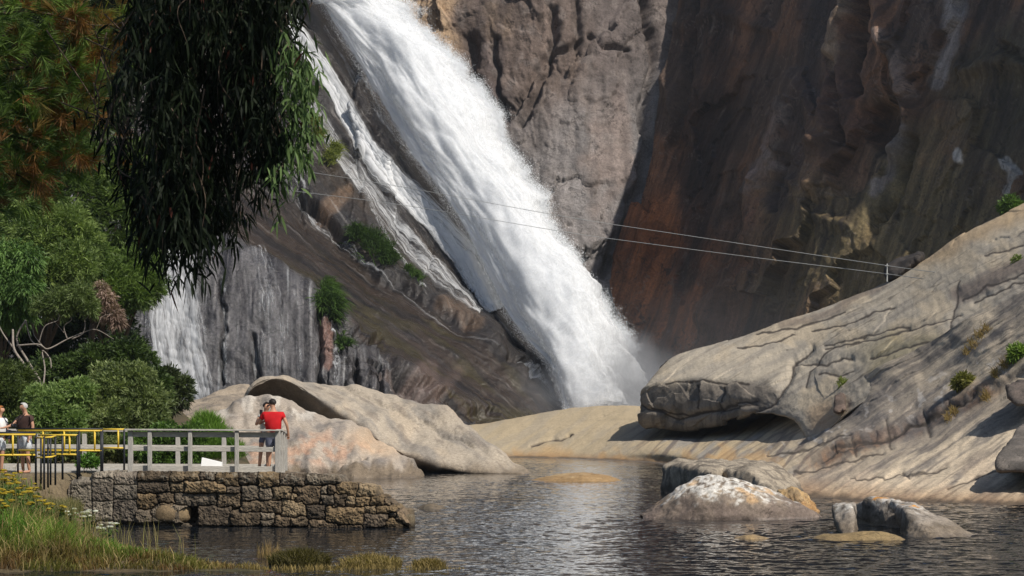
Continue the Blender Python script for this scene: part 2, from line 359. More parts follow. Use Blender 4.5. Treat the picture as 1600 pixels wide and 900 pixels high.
wet = 0.4*sstep(200, 330, y)
terrain('cliff', px, py, Pw, N, disp, np.concatenate([c, wet[..., None]], -1), M['cliff'])

# the shaded cliff on the right, facing left
px, py, Pw, N = patch([
 [(1120, -170, 300), (1230, -170, 286), (1350, -170, 272), (1500, -180, 250), (1720, -200, 230), (2000, -220, 205)],
 [(1078, -110, 278), (1178, -120, 260), (1308, -140, 225), (1474, -160, 205), (1670, -180, 187), (1930, -200, 166)],
 [(1066, -20, 274.5), (1170, -20, 258), (1300, -20, 224), (1460, -20, 201), (1650, -20, 182), (1900, -20, 160)],
 [(1030, 130, 267.5), (1140, 130, 254), (1280, 130, 219), (1450, 130, 197), (1640, 130, 178), (1880, 130, 156)],
 [(1004, 280, 261.5), (1120, 280, 250), (1260, 280, 215), (1440, 280, 193), (1640, 280, 173), (1860, 280, 152)],
 [(952, 420, 255.5), (1080, 420, 243), (1240, 420, 206), (1420, 420, 187), (1640, 420, 168), (1860, 420, 148)],
 [(975, 520, 251), (1090, 520, 236), (1240, 520, 201), (1420, 520, 182), (1640, 520, 163), (1860, 520, 144)],
 [(1000, 680, 248), (1100, 680, 214), (1240, 680, 196), (1420, 680, 176), (1640, 680, 158), (1860, 680, 140)]], 600, 540)
slant = px+0.33*py                                     # the ribs lean from upper right to lower left
x, y = warp(px, py, 20, 1.3, 31)
sx = x+0.33*y
f1, t1 = cells(np.stack([sx*1.0, y*0.36], -1), 70, 41, 1.5, 0.018, (1000, 2000, -330, 260))
x2, y2 = warp(px, py, 12, 2.4, 32)
f2, t2 = cells(np.stack([x2+0.33*y2, y2*0.5], -1), 300, 42, 0.5, 0.02, (1000, 2000, -330, 360))
S3 = np.stack([slant/100, py/100, np.full_like(px, 2.2)], -1)
disp = 0.30*f1+0.16*f2+0.26*ridged(S3, (1.7, 0.36, 1), 4, 33)+0.10*fbm(q3(px, py), 6, 4, 34)+0.5*fbm(S3, (0.8, 0.4, 1), 2, 35)
ribs = [([(1345, -60), (1335, 20), (1312, 90), (1302, 200), (1285, 300)], 16, 2.6), ([(1375, -40), (1392, 60), (1412, 120), (1425, 170), (1408, 240)], 13, 2.4),
        ([(1270, 150), (1280, 220), (1300, 230)], 10, 1.3), ([(1035, 120), (1055, 200), (1040, 225)], 9, 1.4), ([(1190, 290), (1180, 360), (1150, 420), (1110, 500)], 14, 1.7), ([(1240, 130), (1210, 250), (1170, 320)], 14, 1.2),
        ([(1010, 360), (1010, 430), (990, 500)], 10, 1.2), ([(1250, 290), (1275, 345), (1330, 360)], 10, 1.1), ([(1060, 40), (1130, 20), (1200, 45)], 10, 1.2), ([(1500, 110), (1560, 95), (1640, 110)], 14, 2.0)]
for pl, ww, dp in ribs: disp += crack(px, py, pl, ww, -dp*.62)
for pl, ww, dp in [([(1352, -60), (1348, 60), (1340, 140)], 8, 3.0), ([(1310, 100), (1312, 170), (1318, 225)], 6, 1.5), ([(1430, 220), (1410, 300), (1370, 360)], 6, 1.5), ([(1090, -20), (1065, 140), (1050, 220)], 7, 1.6), ([(1230, 260), (1220, 330)], 7, 1.3)]:
    disp += crack(px, py, pl, ww, dp)
disp += -1.8*blob(px, py, 1382, 190, 36, 45, 8, 36, 0.35)
c = lerp(lin(136, 98, 72), lin(96, 78, 66), sstep(-0.3, 0.4, fbm(S3, (1.2, 0.5, 1), 3, 51)))
rust = lin(180, 108, 60); olive = lin(122, 108, 74)
c = lerp(c, rust, blob(px, py, 1030, 430, 80, 130, 30, 5)*0.85); c = lerp(c, lin(112, 76, 52), blob(px, py, 1090, 250, 36, 110, 20, 6)*0.6)
c = lerp(c, lin(138, 98, 78), stroke(px, py, [(1190, 320), (1180, 400), (1140, 480), (1100, 560)], 22, 1.4, 12)*0.75)
c = lerp(c, olive, blob(px, py, 1420, 380, 220, 170, 50, 7)*0.85); c = lerp(c, lin(96, 88, 64), blob(px, py, 1560, 140, 100, 100, 30, 8)*0.8)
c = lerp(c, lin(104, 74, 60), blob(px, py, 1310, 200, 60, 110, 20, 9)*0.7)
c = lerp(c, lin(48, 44, 46), stroke(px, py, [(1290, -60), (1270, 120), (1225, 320)], 24, 1.2, 12)*0.8)
c = lerp(c, lin(46, 42, 42), stroke(px, py, [(1140, -60), (1120, 120), (1085, 330), (1075, 430)], 22, 1.2, 14)*0.7)
c = lerp(c, lin(156, 146, 140), stroke(px, py, [(1495, -40), (1478, 70), (1455, 130)], 11, .9, 6, 3)*0.85)
c = lerp(c, lin(150, 138, 130), stroke(px, py, [(1420, 200), (1412, 240), (1392, 280), (1375, 305)], 8, 1, 6, 3)*0.8)
c = lerp(c, lin(160, 138, 116), stroke(px, py, [(1336, 10), (1318, 70), (1312, 105)], 7, 1, 6, 3)*0.8)
c = lerp(c, lin(166, 142, 126), stroke(px, py, [(1395, 60), (1415, 115), (1428, 150)], 7, 1, 6, 3)*0.8)
c = lerp(c, lin(150, 140, 136), stroke(px, py, [(1225, 170), (1205, 250), (1180, 300)], 12, 1.2, 12, 4)*0.5)
c = lerp(c, lin(214, 206, 196), blob(px, py, 1500, 245, 7, 12, 5, 11, 0.3)); c = lerp(c, lin(200, 192, 182), stroke(px, py, [(1570, 250), (1582, 270), (1570, 300)], 6, .7, 5, 4)*0.9)
c = lerp(c, lin(30, 28, 28), blob(px, py, 1385, 200, 32, 38, 8, 36, 0.4)*0.7)  # shade of the hollow painted on as near-black colour
strk = fbm(S3, (9, 0.8, 1), 4, 52)+.6*fbm(S3, (26, 1.2, 1), 4, 53); c = c*(1+0.5*np.clip(strk, -1, 1))[..., None]; c = lerp(c, lin(150, 132, 116), sstep(.55, .8, fbm(S3, (14, 1.6, 1), 5, 54))*.5*sstep(-.1, .4, fbm(S3, 1.2, 2, 55)))*(0.78+0.44*t2)[..., None]
c = lerp(c, lin(40, 34, 32), sstep(.15, .55, fbm(S3, (3.2, .35, 1), 4, 60))*.6)
ln_ = 1-np.abs(perlin(np.stack([(x+.33*y)/22, y/120, 0*x+1.5], -1)+.35*fbm(S3, 5, 3, 56)[..., None])); c = lerp(c, lin(26, 22, 20), sstep(.955, .99, ln_)*.75*sstep(-.2, .2, fbm(S3, (1.5, 1, 1), 2, 57)))
ln_ = 1-np.abs(perlin(np.stack([(x+.33*y)/34, y/160, 0*x+3.5], -1)+.4*fbm(S3, 5, 3, 58)[..., None])); c = lerp(c, lin(158, 138, 122), sstep(.965, .995, ln_)*.5*sstep(.0, .3, fbm(S3, (1.2, 1.4, 1), 2, 59)))
wet = 0.55*np.ones_like(px)
terrain('cliff', px, py, Pw, N, disp, np.concatenate([c, wet[..., None]], -1), M['cliff'])

# the rock dome the falls slide over
K = 1.9
dome_rows = [
 [(600, -100, 150), (640, 30, 146), (690, 140, 142), (750, 270, 136), (820, 380, 130), (880, 500, 122), (940, 590, 116), (1000, 680, 110)],
 [(470, -130, 132), (503, 0, 128), (562, 110, 124), (640, 238, 118), (722, 352, 113), (802, 508, 106), (868, 575, 102), (908, 640, 99)],
 [(400, -130, 129), (440, 60, 124), (512, 170, 120), (594, 280, 115), (685, 400, 110), (772, 505, 105), (845, 590, 101), (893, 646, 97.8)],
 [(260, -80, 123), (372, 150, 117), (440, 290, 112), (530, 372, 107.5), (640, 446, 104), (756, 522, 100.5), (828, 602, 98), (872, 652, 96.4)],
 [(140, 0, 113), (200, 190, 109), (310, 312, 106), (420, 390, 102.5), (520, 462, 99.5), (630, 540, 97), (720, 606, 95), (800, 662, 94)],
 [(0, 130, 102), (130, 280, 99), (250, 338, 97), (360, 376, 95.6), (455, 425, 94.3), (545, 500, 93), (640, 572, 92), (745, 662, 91.8)],
 [(0, 480, 94), (130, 500, 93), (250, 510, 92.3), (360, 520, 91.6), (460, 545, 91), (550, 585, 90.6), (640, 622, 90.3), (742, 672, 90.5)],
 [(0, 680, 91.5), (130, 680, 90.8), (250, 680, 90.2), (360, 680, 89.7), (470, 680, 89.3), (560, 682, 89.1), (650, 684, 89), (740, 686, 89)]]
dome_rows = [[(a, b, d*K) for a, b, d in r] for r in dome_rows]
dome_rows = [[(r[0][0]-520, r[0][1]-60, r[0][2]*1.04)]+r for r in dome_rows]
DU, DV = 780, 620
px, py, Pw, N = patch(dome_rows, DU, DV)
U = np.linspace(0, 8, DU)[None].repeat(DV, 0); Vv = np.linspace(0, 7, DV)[:, None].repeat(DU, 1)
UV3 = np.stack([U, Vv, np.zeros_like(U)], -1)
wall = sstep(4.75, 5.1, Vv)                             # 1 on the upright wet wall, 0 on the sliding top
low = sstep(2.9, 3.3, Vv)*(1-wall)                      # the smooth lower dome
along = fbm(UV3, (0.7, 9, 1), 5, 61); upr = fbm(q3(px, py), (8, 0.8, 1), 5, 62)
disp = (1-wall)*(0.05*ridged(UV3, (0.6, 5, 1), 4, 63)*(1-0.8*low)*sstep(1.0, 1.6, Vv)+0.05*along)+wall*(0.02*upr+0.30*fbm(q3(px, py), (2, 2, 1), 4, 64))
xw, yw = warp(px, py, 10, 2.5, 65)
f2, t2 = cells(np.stack([xw, yw], -1), 320, 66, 0.35, 0.02, (100, 920, 380, 700))
disp += f2*np.clip(wall*sstep(470, 540, px)+0.14*(1-low)*(1-wall), 0, 1)
disp += 0.05*fbm(q3(px, py), 9, 4, 67)*(1-.8*wall*(1-sstep(470, 520, px)))+0.20*fbm(q3(px, py), 3, 3, 68)*(1-.6*wall)
disp += step_(px, py, [(440, 275), (520, 352), (548, 372), (600, 420), (650, 448), (720, 490), (790, 535)], 1.3, 6, 6, 2, 1, 60)
disp += step_(px, py, [(520, 190), (600, 300), (680, 430), (740, 490)], 0.7, 5, 6, 2, 2, 40)
disp += step_(px, py, [(500, 470), (560, 500), (620, 535), (680, 590), (760, 640)], 1.0, 4, 6, 2, 2, 60)*wall
disp += step_(px, py, [(610, 560), (660, 585), (720, 620), (790, 650)], 1.2, 5, 8, 2.5, 7, 50)
for pl, ww, dp in [([(500, 470), (502, 540), (498, 600)], 4, 1.2), ([(530, 480), (532, 560)], 4, 1.0), ([(345, 440), (350, 520), (348, 600)], 3, 0.9), ([(395, 520), (402, 610)], 4, .9), ([(560, 510), (610, 540), (640, 580)], 4, 1.2), ([(470, 300), (520, 350), (540, 365)], 5, 1.8), ([(555, 560), (560, 640)], 4, 1), ([(600, 560), (590, 640)], 4, 1),
                   ([(800, 560), (830, 590)], 5, 1.2)]: disp += crack(px, py, pl, ww, dp)
for cx, cy, rx, ry, dp in [(700, 470, 30, 18, .6), (760, 520, 34, 22, .7), (835, 570, 36, 22, .8), (885, 605, 16, 24, .9)]: disp += dp*blob(px, py, cx, cy, rx, ry, 5, 3, 0.7)
disp *= sstep(0.7, 1.5, Vv)*0.85+0.15
dark = lin(48, 45, 44); brown = lin(56, 48, 41); olive = lin(60, 53, 34); grey = lin(92, 90, 91)
c = lerp(dark, brown, sstep(-0.3, 0.5, fbm(UV3, (0.6, 3, 1), 4, 71)))
c = lerp(c, lerp(lin(56, 46, 38), lin(37, 33, 31), sstep(-0.2, 0.5, along)), low)
c = lerp(c, lin(42, 37, 34), (1-sstep(1.5, 2.1, Vv))*.7)
c = lerp(c, olive, low*sstep(0.0, 0.55, fbm(UV3, (0.9, 4, 1), 4, 72)+0.25*np.exp(-((Vv-3.9)/0.35)**2)-0.05)*sstep(3.5, 5, U))
c = lerp(c, lin(60, 54, 52), low*sstep(0.25, 0.6, fbm(UV3, (0.5, 11, 1), 4, 77))*0.7)
wc = lerp(grey, lin(56, 54, 56), sstep(-0.2, 0.5, upr)); wc = lerp(wc, lin(62, 58, 58), sstep(530, 620, xw)*0.6)
wc = lerp(wc, lin(40, 38, 40), sstep(0.25, 0.6, fbm(q3(px, py), (6, 1, 1), 4, 74))*0.55)
c = lerp(c, wc, sstep(4.55, 5.1, Vv+0.25*fbm(q3(px, py), 3, 3, 75)))
c = lerp(c, lin(150, 122, 96), np.clip(stroke(px, py, [(690, 465), (725, 480), (745, 505)], 8, 1.2)*0.25+stroke(px, py, [(876, 590), (895, 625)], 10, 1)*0.9+stroke(px, py, [(508, 330), (540, 300)], 12, 1)*0.35, 0, 1))
c = lerp(c, lin(128, 96, 84), stroke(px, py, [(512, 500), (512, 570)], 9, 1, 5)*0.7)
c = lerp(c, lin(126, 108, 100), blob(px, py, 660, 590, 45, 20, 20, 4)*0.5)
# mineral streaks left by running water on the wet wall
c = lerp(c, lin(160, 162, 164), wall*sstep(0.5, 0.9, fbm(q3(px, py), (14, 0.7, 1), 4, 76))*(1-sstep(560, 640, xw))*0.55)
R1 = np.stack([(px*.60+py*.80)/100, (px*.80-py*.60)/100, 0*px], -1); R2 = np.stack([(px*.83+py*.56)/100, (px*.56-py*.83)/100, 0*px], -1)
fine = np.where(Vv < 2.9, fbm(R1, (.9, 22, 1), 4, 78), np.where(Vv < 4.75, fbm(R2, (.8, 20, 1), 4, 79), fbm(q3(px, py), (24, 1.0, 1), 4, 80)))
c = c*(1+(.5-.22*low)*np.clip(fine, -.8, .9))[..., None]
c = lerp(c, lin(150, 146, 142), sstep(.5, .9, fine)*.45*(1-.5*low))
wet = np.clip(0.75+0.3*along+.2*fine, 0.35, 1)
o_dome, DOME = terrain('rock_face', px, py, Pw, N, disp, np.concatenate([c, wet[..., None]], -1), M['wetrock'])
DOME_N = normals(DOME); dome_px, dome_py = px, py
from mathutils import kdtree
_r0 = int(DV/7*0.97); _kd = kdtree.KDTree((DV-_r0)*DU)
for _i, (_a, _b) in enumerate(zip(dome_px[_r0:].ravel(), dome_py[_r0:].ravel())): _kd.insert((_a, _b, 0), _i)
_kd.balance(); _DW = DOME[_r0:].reshape(-1, 3); _DN = DOME_N[_r0:].reshape(-1, 3)
def on_dome(x, y, lift=0.3):
    """world point on the dome face at a place on it, and its normal"""
    h = _kd.find_n((x, y, 0), 3); i = [q[1] for q in h]
    return _DW[i].mean(0)+_DN[i[0]]*lift, _DN[i[0]]

# ------------------------------------------------------------------ falling water
def mat_fall(name, cov, streak, edge=0.16, detail=1.0, base=(0.93, 0.945, 0.96), soft=0.25, topfade=0.0, bumpy=0.2):
    """white water: UV.x across, UV.y along; holes and ragged edges come from streaky noise"""
    m, nt, out = new_mat(name)
    uv = nd(nt, 'ShaderNodeUVMap', uv_map='UVMap').outputs[0]
    s = nd(nt, 'ShaderNodeSeparateXYZ', {0: uv})
    v1 = nd(nt, 'ShaderNodeMapping', {'Vector': uv, 'Scale': streak}).outputs[0]
    n1 = nd(nt, 'ShaderNodeTexNoise', {'Vector': v1, 'Scale': 1.0, 'Detail': 8.0, 'Roughness': 0.68, 'Distortion': 0.3}).outputs[0]
    v2 = nd(nt, 'ShaderNodeMapping', {'Vector': uv, 'Scale': (streak[0]*4*detail, streak[1]*6*detail, 1), 'Location': (3.1, 1.7, 0)}).outputs[0]
    n2 = nd(nt, 'ShaderNodeTexNoise', {'Vector': v2, 'Scale': 1.0, 'Detail': 6.0, 'Roughness': 0.75}).outputs[0]
    n = math_(nt, 'ADD', math_(nt, 'MULTIPLY', n1, 0.62), math_(nt, 'MULTIPLY', n2, 0.38))
    e = math_(nt, 'MINIMUM', s.outputs[0], math_(nt, 'SUBTRACT', 1.0, s.outputs[0]))
    ef = nd(nt, 'ShaderNodeMapRange', {0: e, 1: 0.0, 2: edge, 3: -0.38, 4: 0.0}, interpolation_type='SMOOTHSTEP').outputs[0]
    a = math_(nt, 'ADD', n, ef)
    if topfade:
        tf = nd(nt, 'ShaderNodeMapRange', {0: math_(nt, 'MINIMUM', s.outputs[1], math_(nt, 'SUBTRACT', 1.0, s.outputs[1])), 1: 0.0, 2: topfade, 3: -0.38, 4: 0.0}).outputs[0]
        a = math_(nt, 'ADD', a, tf)
    th = 0.5-cov
    al = nd(nt, 'ShaderNodeMapRange', {0: a, 1: th-soft*0.5, 2: th+soft*0.5, 3: 0.0, 4: 1.0}, interpolation_type='SMOOTHSTEP').outputs[0]
    d = nd(nt, 'ShaderNodeBsdfDiffuse', {'Color': (*base, 1)})
    b = nd(nt, 'ShaderNodeBump', {'Height': n2, 'Strength': bumpy, 'Distance': 0.35}); nt.links.new(b.outputs[0], d.inputs['Normal'])
    t = nd(nt, 'ShaderNodeBsdfTranslucent', {'Color': (*base, 1)})
    w_ = nd(nt, 'ShaderNodeMixShader', {0: 0.42, 1: d.outputs[0], 2: t.outputs[0]}).outputs[0]
    tr = nd(nt, 'ShaderNodeBsdfTransparent')
    mx = nd(nt, 'ShaderNodeMixShader', {0: al, 1: tr.outputs[0], 2: w_}); nt.links.new(mx.outputs[0], out.inputs[0]); return m
def uv_grid(me, nv, nu, vlen=1.0):
    uvl = me.uv_layers.new(name='UVMap'); idx = np.empty(len(me.loops), np.int32); me.loops.foreach_get('vertex_index', idx)
    uv = np.stack([(idx % nu)/(nu-1), (idx//nu)/(nv-1)*vlen], -1).astype(np.float32); uvl.data.foreach_set('uv', uv.ravel())
fall_rows = [  # left edge, left third, crest of the spray, right edge
 [(400, -240, 139), (450, -240, 136), (500, -240, 136), (570, -190, 139)],
 [(468, -40, 130), (500, -40, 128), (545, -40, 128), (610, -25, 132)],
 [(500, 0, 128), (540, 20, 126), (605, 50, 126), (682, 64, 130)],
 [(562, 110, 123.6), (615, 105, 122), (676, 118, 122), (755, 148, 126)],
 [(638, 238, 117.6), (690, 220, 116.5), (738, 225, 117), (800, 240, 121)],
 [(718, 352, 112.4), (775, 340, 111), (812, 345, 112), (866, 355, 116)],
 [(795, 500, 105.4), (840, 470, 105), (886, 470, 106.5), (936, 478, 111)],
 [(862, 578, 101.4), (890, 570, 101), (936, 565, 103), (980, 560, 107)],
 [(885, 660, 98.4), (910, 660, 98.6), (960, 660, 101), (1012, 660, 105)]]
fall_rows = [[(a, b, d*K-5.0) for a, b, d in r] for r in fall_rows]
fr = empty('waterfall', PT(945, 655, 100*K)); tag(fr, 'broad white main waterfall plunging diagonally down the cliff into the pool', 'waterfall')
FU, FV = 220, 460
px, py, Pw, N = patch(fall_rows, FU, FV)
uu = np.linspace(0, 1, FU)[None].repeat(FV, 0); vv = np.linspace(0, 1, FV)[:, None].repeat(FU, 1)
F3 = np.stack([uu*3, vv*9, np.zeros_like(uu)], -1)
bulge = np.sin(np.pi*uu)**0.7
disp = 1.6*bulge*(0.4+0.8*vv)+bulge*(1.4*fbm(F3, (1.1, 0.5, 1), 4, 81, 0.45)+0.12*ridged(F3, (3, 0.8, 1), 4, 82))+0.16*fbm(F3, (7, 3, 1), 4, 83)
V = Pw+N*disp[..., None]; v1_ = np.stack([vv*15, uu*1.5, 0*uu+.6], -1)
V = V+((uu**3)*(.11*fbm(v1_, 1, 3, 96)+.075*fbm(v1_, 3.1, 3, 97)))[..., None]*(V[:, -1:]-V[:, :1])
me = mesh_arrays('water_sheet', V, quads(FV, FU)); uv_grid(me, FV, FU, 3.0)
put('water_sheet', me, mat_fall('white_water', 0.26, (5, 3.2, 1), 0.10, 1.0, soft=0.22), fr)
for k, (off, cov, grow) in enumerate([(0.5, 0.03, 0.02), (1.1, -0.02, 0.04)]):
    V2 = V+N*(off*bulge[..., None]*(1+0.5*fbm(F3, (2, 2, 1), 3, 90+k)[..., None]))
    V2 = V2+(uu-0.5)[..., None]*grow*(V[:, -1:]-V[:, :1])
    me = mesh_arrays('spray', V2[::2, ::2], quads(FV//2, FU//2)); uv_grid(me, FV//2, FU//2, 3.0)
    put('spray', me, mat_fall('spray_%d' % k, cov, (5+k, 2.4+k, 1), 0.30, 1.3, soft=0.5), fr)
# spray thrown off the edges and hanging over the whole face
def flecks(Pc, size):
    n = len(Pc); r = RNG.normal(size=(n, 4, 3)); r /= np.linalg.norm(r, axis=2, keepdims=True)
    V = (Pc[:, None]+r*np.asarray(size).reshape(-1, 1, 1)).reshape(-1, 3); i = np.arange(n)[:, None]*4
    return V, np.concatenate([i+np.array(t) for t in ((0, 1, 2), (0, 2, 3), (0, 3, 1), (1, 3, 2))])
n = 230000; vr_ = RNG.uniform(0.05, 1, n); ri = (vr_*(FV-1)).astype(int); wv_ = V[:, -1]-V[:, 0]; wl_ = np.linalg.norm(wv_, axis=1)
puff = np.clip(0.42+1.9*fbm(np.stack([vr_*13, 0*vr_, 0*vr_+.4], -1), 1, 5, 95, .6), 0.06, 2.4)                 # the spray leaves the edge in bursts
kind_ = RNG.uniform(size=n); ed = np.where(kind_ < .80, 1.0-.06+RNG.exponential(.055, n)*puff-RNG.exponential(.05, n), np.where(kind_ < .88, .02-RNG.exponential(.012, n)+RNG.exponential(.02, n), RNG.uniform(.05, .98, n)))
ci = np.clip((ed*(FU-1)).astype(int), 0, FU-1); out_ = np.clip(np.maximum(ed-1, 0)+np.minimum(ed, 0), -.06, 0.15*(.7+.6*RNG.uniform(size=n)))
Pc = V[ri, ci]+wv_[ri]*out_[:, None]*(.6+.8*vr_[:, None])+N[ri, ci]*np.abs(RNG.normal(0, .5, n))[:, None]*np.where(ed > 1, 0, 1)[:, None]+RNG.normal(0, .18, (n, 3)); Pc[:, 2] -= out_*2.0*vr_
FV_, FQ = flecks(Pc, RNG.uniform(0.018, 0.058, n)*np.where(kind_ < .72, 1, .8))
m, nt, out = new_mat('droplet'); nt.links.new(nd(nt, 'ShaderNodeBsdfDiffuse', {'Color': (0.9, 0.92, 0.94, 1)}).outputs[0], out.inputs[0]); M['drop'] = m
o = put('spray_droplets', mesh_arrays('spray_droplets', FV_, FQ, smooth=False), m, fr); tag(o, kind='stuff')

# side streams: ribbons lying on the dome
_rr = int(DV/7*0.97)
def stream(name, pts, width, cov, label, streak=(3, 2.5, 1), edge=0.3, lift=0.22, soft=0.3, vlen=3.0):
    """a thin sheet of water that follows the rock: the strip of the dome surface along a run, lifted off it"""
    x, y = warp(dome_px[_rr:], dome_py[_rr:], 3, 0.8, 5); d, sd, t = pldist(x, y, pts)
    ww = np.interp(t, np.linspace(0, 1, len(width)), width)/2; s_ = np.clip(0.5+0.5*sd*d/ww, 0, 1)
    ins = (d < ww) & (t > 0.001) & (t < 0.999); nv, nu = x.shape
    Q = quads(nv, nu); keep = ins.ravel()[Q].all(1); Q = Q[keep]; used, inv = np.unique(Q, return_inverse=True); Q = inv.reshape(-1, 4)
    rough_ = 0.02*fbm(np.stack([x/14, y/14, 0*x], -1), 1, 3, 7)
    V = (DOME[_rr:]+DOME_N[_rr:]*(lift+rough_)[..., None]).reshape(-1, 3)[used]
    me = mesh_arrays(name, V, Q); uvl = me.uv_layers.new(name='UVMap'); idx = np.empty(len(me.loops), np.int32); me.loops.foreach_get('vertex_index', idx)
    uv = np.stack([s_.ravel()[used][idx], t.ravel()[used][idx]*vlen], -1).astype(np.float32); uvl.data.foreach_set('uv', uv.ravel())
    o = put(name, me, mat_fall(name, cov, streak, edge, 1.0, soft=soft, bumpy=0.02), None, V[np.argmin(V[:, 2])]); tag(o, label, 'water stream'); return o
stream('water_stream', [(440, 5), (467, 60), (527, 150), (578, 240), (622, 292), (687, 352), (738, 415), (780, 485)], [40, 46, 50, 58, 60, 58, 66, 70], 0.10, 'wide white cascade running beside the main falls on its left', (17, 0.7, 1), 0.3, 0.3, 0.26)
stream('water_stream', [(505, 40), (535, 92), (562, 140), (590, 190), (640, 262)], [10, 16, 18, 14, 8], -0.09, 'faint white trickle down the dark ridge between the two cascades', (4, 2, 1))
stream('water_stream', [(484, 170), (520, 225), (570, 290), (620, 352), (660, 400), (705, 450), (748, 492)], [30, 46, 56, 50, 42, 34, 22], -0.045, 'thin branching white stream below the wide side cascade', (7, 0.9, 1))
stream('water_stream', [(545, 270), (585, 330), (610, 385), (640, 420), (665, 445)], [10, 16, 14, 12, 8], -0.05, 'narrow trickle passing right of the large grass tuft on the rock', (3, 2, 1))
stream('water_stream', [(440, 250), (470, 305), (500, 345), (550, 378), (600, 425), (660, 468), (730, 520), (780, 545)], [34, 40, 28, 12, 6, 5, 4, 3], -0.10, 'short white stream pouring along the lower rock ledge', (4, 2, 1))
stream('water_stream', [(806, 566), (835, 590), (865, 615), (902, 640)], [8, 13, 12, 10], 0.0, 'small bright stream running down the foot of the dome', (1.6, 3, 1))
stream('water_stream', [(262, 345), (268, 420), (275, 500), (285, 570), (292, 640)], [90, 105, 120, 125, 130], 0.015, 'veil of white water falling down the wet wall behind the trees', (24, 1.3, 1), 0.25, 0.2, 0.4)
stream('water_stream', [(400, 385), (418, 450), (428, 520), (430, 600)], [40, 70, 80, 80], -0.13, 'faint water threads on the grey wall left of the hanging grass', (20, 1.2, 1), 0.3)
stream('water_stream', [(350, 430), (352, 500), (356, 600)], [26, 20, 20], -0.11, 'single thin water thread on the wall beside the white veil', (3, 1.4, 1))
stream('water_stream', [(522, 490), (524, 550), (528, 610)], [12, 14, 16], -0.09, 'narrow grey water thread below the hanging grass tuft', (2, 1.6, 1))
stream('water_stream', [(455, 455), (462, 530), (470, 600)], [24, 30, 30], -0.12, 'pale trickle on the wall just left of the hanging grass tuft', (4, 1.6, 1))
stream('water_stream', [(20, 480), (60, 520), (90, 600)], [60, 90, 110], 0.0, 'white water seen through the gap behind the bare pale branches', (6, 1.6, 1), 0.25)

# mist over the plunge pool
def mat_mist(name, dens):
  m, nt, out = new_mat(name)
  oc = nd(nt, 'ShaderNodeTexCoord').outputs['Object']
  ln = nd(nt, 'ShaderNodeVectorMath', {0: oc}, operation='LENGTH').outputs['Value']
  nz = nd(nt, 'ShaderNodeTexNoise', {'Vector': oc, 'Scale': 3.0, 'Detail': 3.0}).outputs[0]
  fall_ = nd(nt, 'ShaderNodeMapRange', {0: math_(nt, 'ADD', ln, math_(nt, 'MULTIPLY', math_(nt, 'SUBTRACT', nz, 0.5), 0.5)), 1: 1.0, 2: 0.1, 3: 0.0, 4: 1.0}, interpolation_type='SMOOTHSTEP').outputs[0]
  pv = nd(nt, 'ShaderNodeVolumePrincipled', {'Color': (0.93, 0.95, 1, 1), 'Density': math_(nt, 'MULTIPLY', fall_, dens), 'Anisotropy': 0.2})
  nt.links.new(pv.outputs[0], out.inputs[1]); return m
def mist(c_, r_, dens, name='mist'):
    bm = bmesh.new(); bmesh.ops.create_icosphere(bm, subdivisions=3, radius=1.0); me = bpy.data.meshes.new(name); bm.to_mesh(me); bm.free()
    o = bpy.data.objects.new(name, me); me.materials.append(mat_mist(name, dens)); C.objects.link(o); o.location = tuple(c_); o.scale = r_; tag(o, kind='stuff'); return o
mist(PT(945, 618, 101*K), (9, 10, 8), .42)
mist(PT(960, 628, 185), (13, 9, 5), .16)
mist(PT(1090, 560, 195), (19, 13, 12), .009)

# ------------------------------------------------------------------ right bank: lower slab and the great leaning slab
def E(px, py, z): Y = (EYE*F)/(py-HORIZON); return (px, HORIZON+(EYE-z)*F/Y, Y)
low_rows = [
 [E(640, 716, -.9), E(830, 718, -.9), E(950, 722, -.9), E(1060, 731, -.9), E(1180, 769, -.9), E(1300, 784, -.9), E(1450, 789, -.9), E(1660, 797, -.9), E(1900, 806, -.9)],
 [E(640, 713, .03), E(830, 715, .03), E(950, 719, .03), E(1060, 727, .03), E(1180, 765, .03), E(1300, 780, .03), E(1450, 785, .03), E(1660, 792, .03), E(1900, 800, .03)],
 [(640, 692, 152), (830, 692, 149), (950, 700, 136), (1060, 706, 119), (1180, 726, 92), (1300, 730, 76), (1450, 735, 70), (1660, 735, 66), (1900, 730, 62)],
 [(640, 674, 164), (830, 662, 159), (950, 665, 153), (1060, 681, 138), (1180, 692, 116), (1300, 690, 90), (1450, 668, 81), (1660, 640, 74), (1900, 600, 68)],
 [(640, 670, 172), (740, 664, 172), (910, 636, 170), (1060, 640, 158), (1180, 650, 140), (1320, 640, 99.5), (1450, 584, 90), (1660, 505, 80), (1900, 420, 72)],
 [(640, 690, 190), (740, 690, 190), (910, 664, 184), (1060, 645, 175), (1180, 632, 157), (1330, 598, 106), (1460, 528, 94), (1660, 425, 86), (1900, 305, 78)]]
px, py, Pw, N = patch(low_rows, 720, 420)
xw, yw = warp(px, py, 8, 2, 101); xs_, ys_ = warp(px, py, 5, 1.2, 106)
G = np.stack([(px*0.82+py*-0.57)/100, (px*0.57+py*0.82)/100, np.zeros_like(px)], -1)   # grain runs up to the right
disp = 0.13*fbm(q3(px, py), (0.9, 1.2, 1), 3, 102)*sstep(0, 30, 720-py+0*px)+0.04*fbm(G, (0.8, 8, 1), 5, 103)+0.015*fbm(q3(px, py), 8, 4, 104)
ledge = [(1180, 735), (1290, 706), (1390, 664), (1460, 634), (1512, 612), (1570, 585), (1680, 540)]
d, sd, t = pldist(xs_, ys_, ledge); sgn = sd*d
disp -= 0.22*sstep(-3, 8, sgn)*(1-0.6*sstep(20, 90, sgn))*sstep(1230, 1300, px)
disp += crack(px, py, [(830, 695), (870, 684), (890, 682)], 3, 0.3, 3)
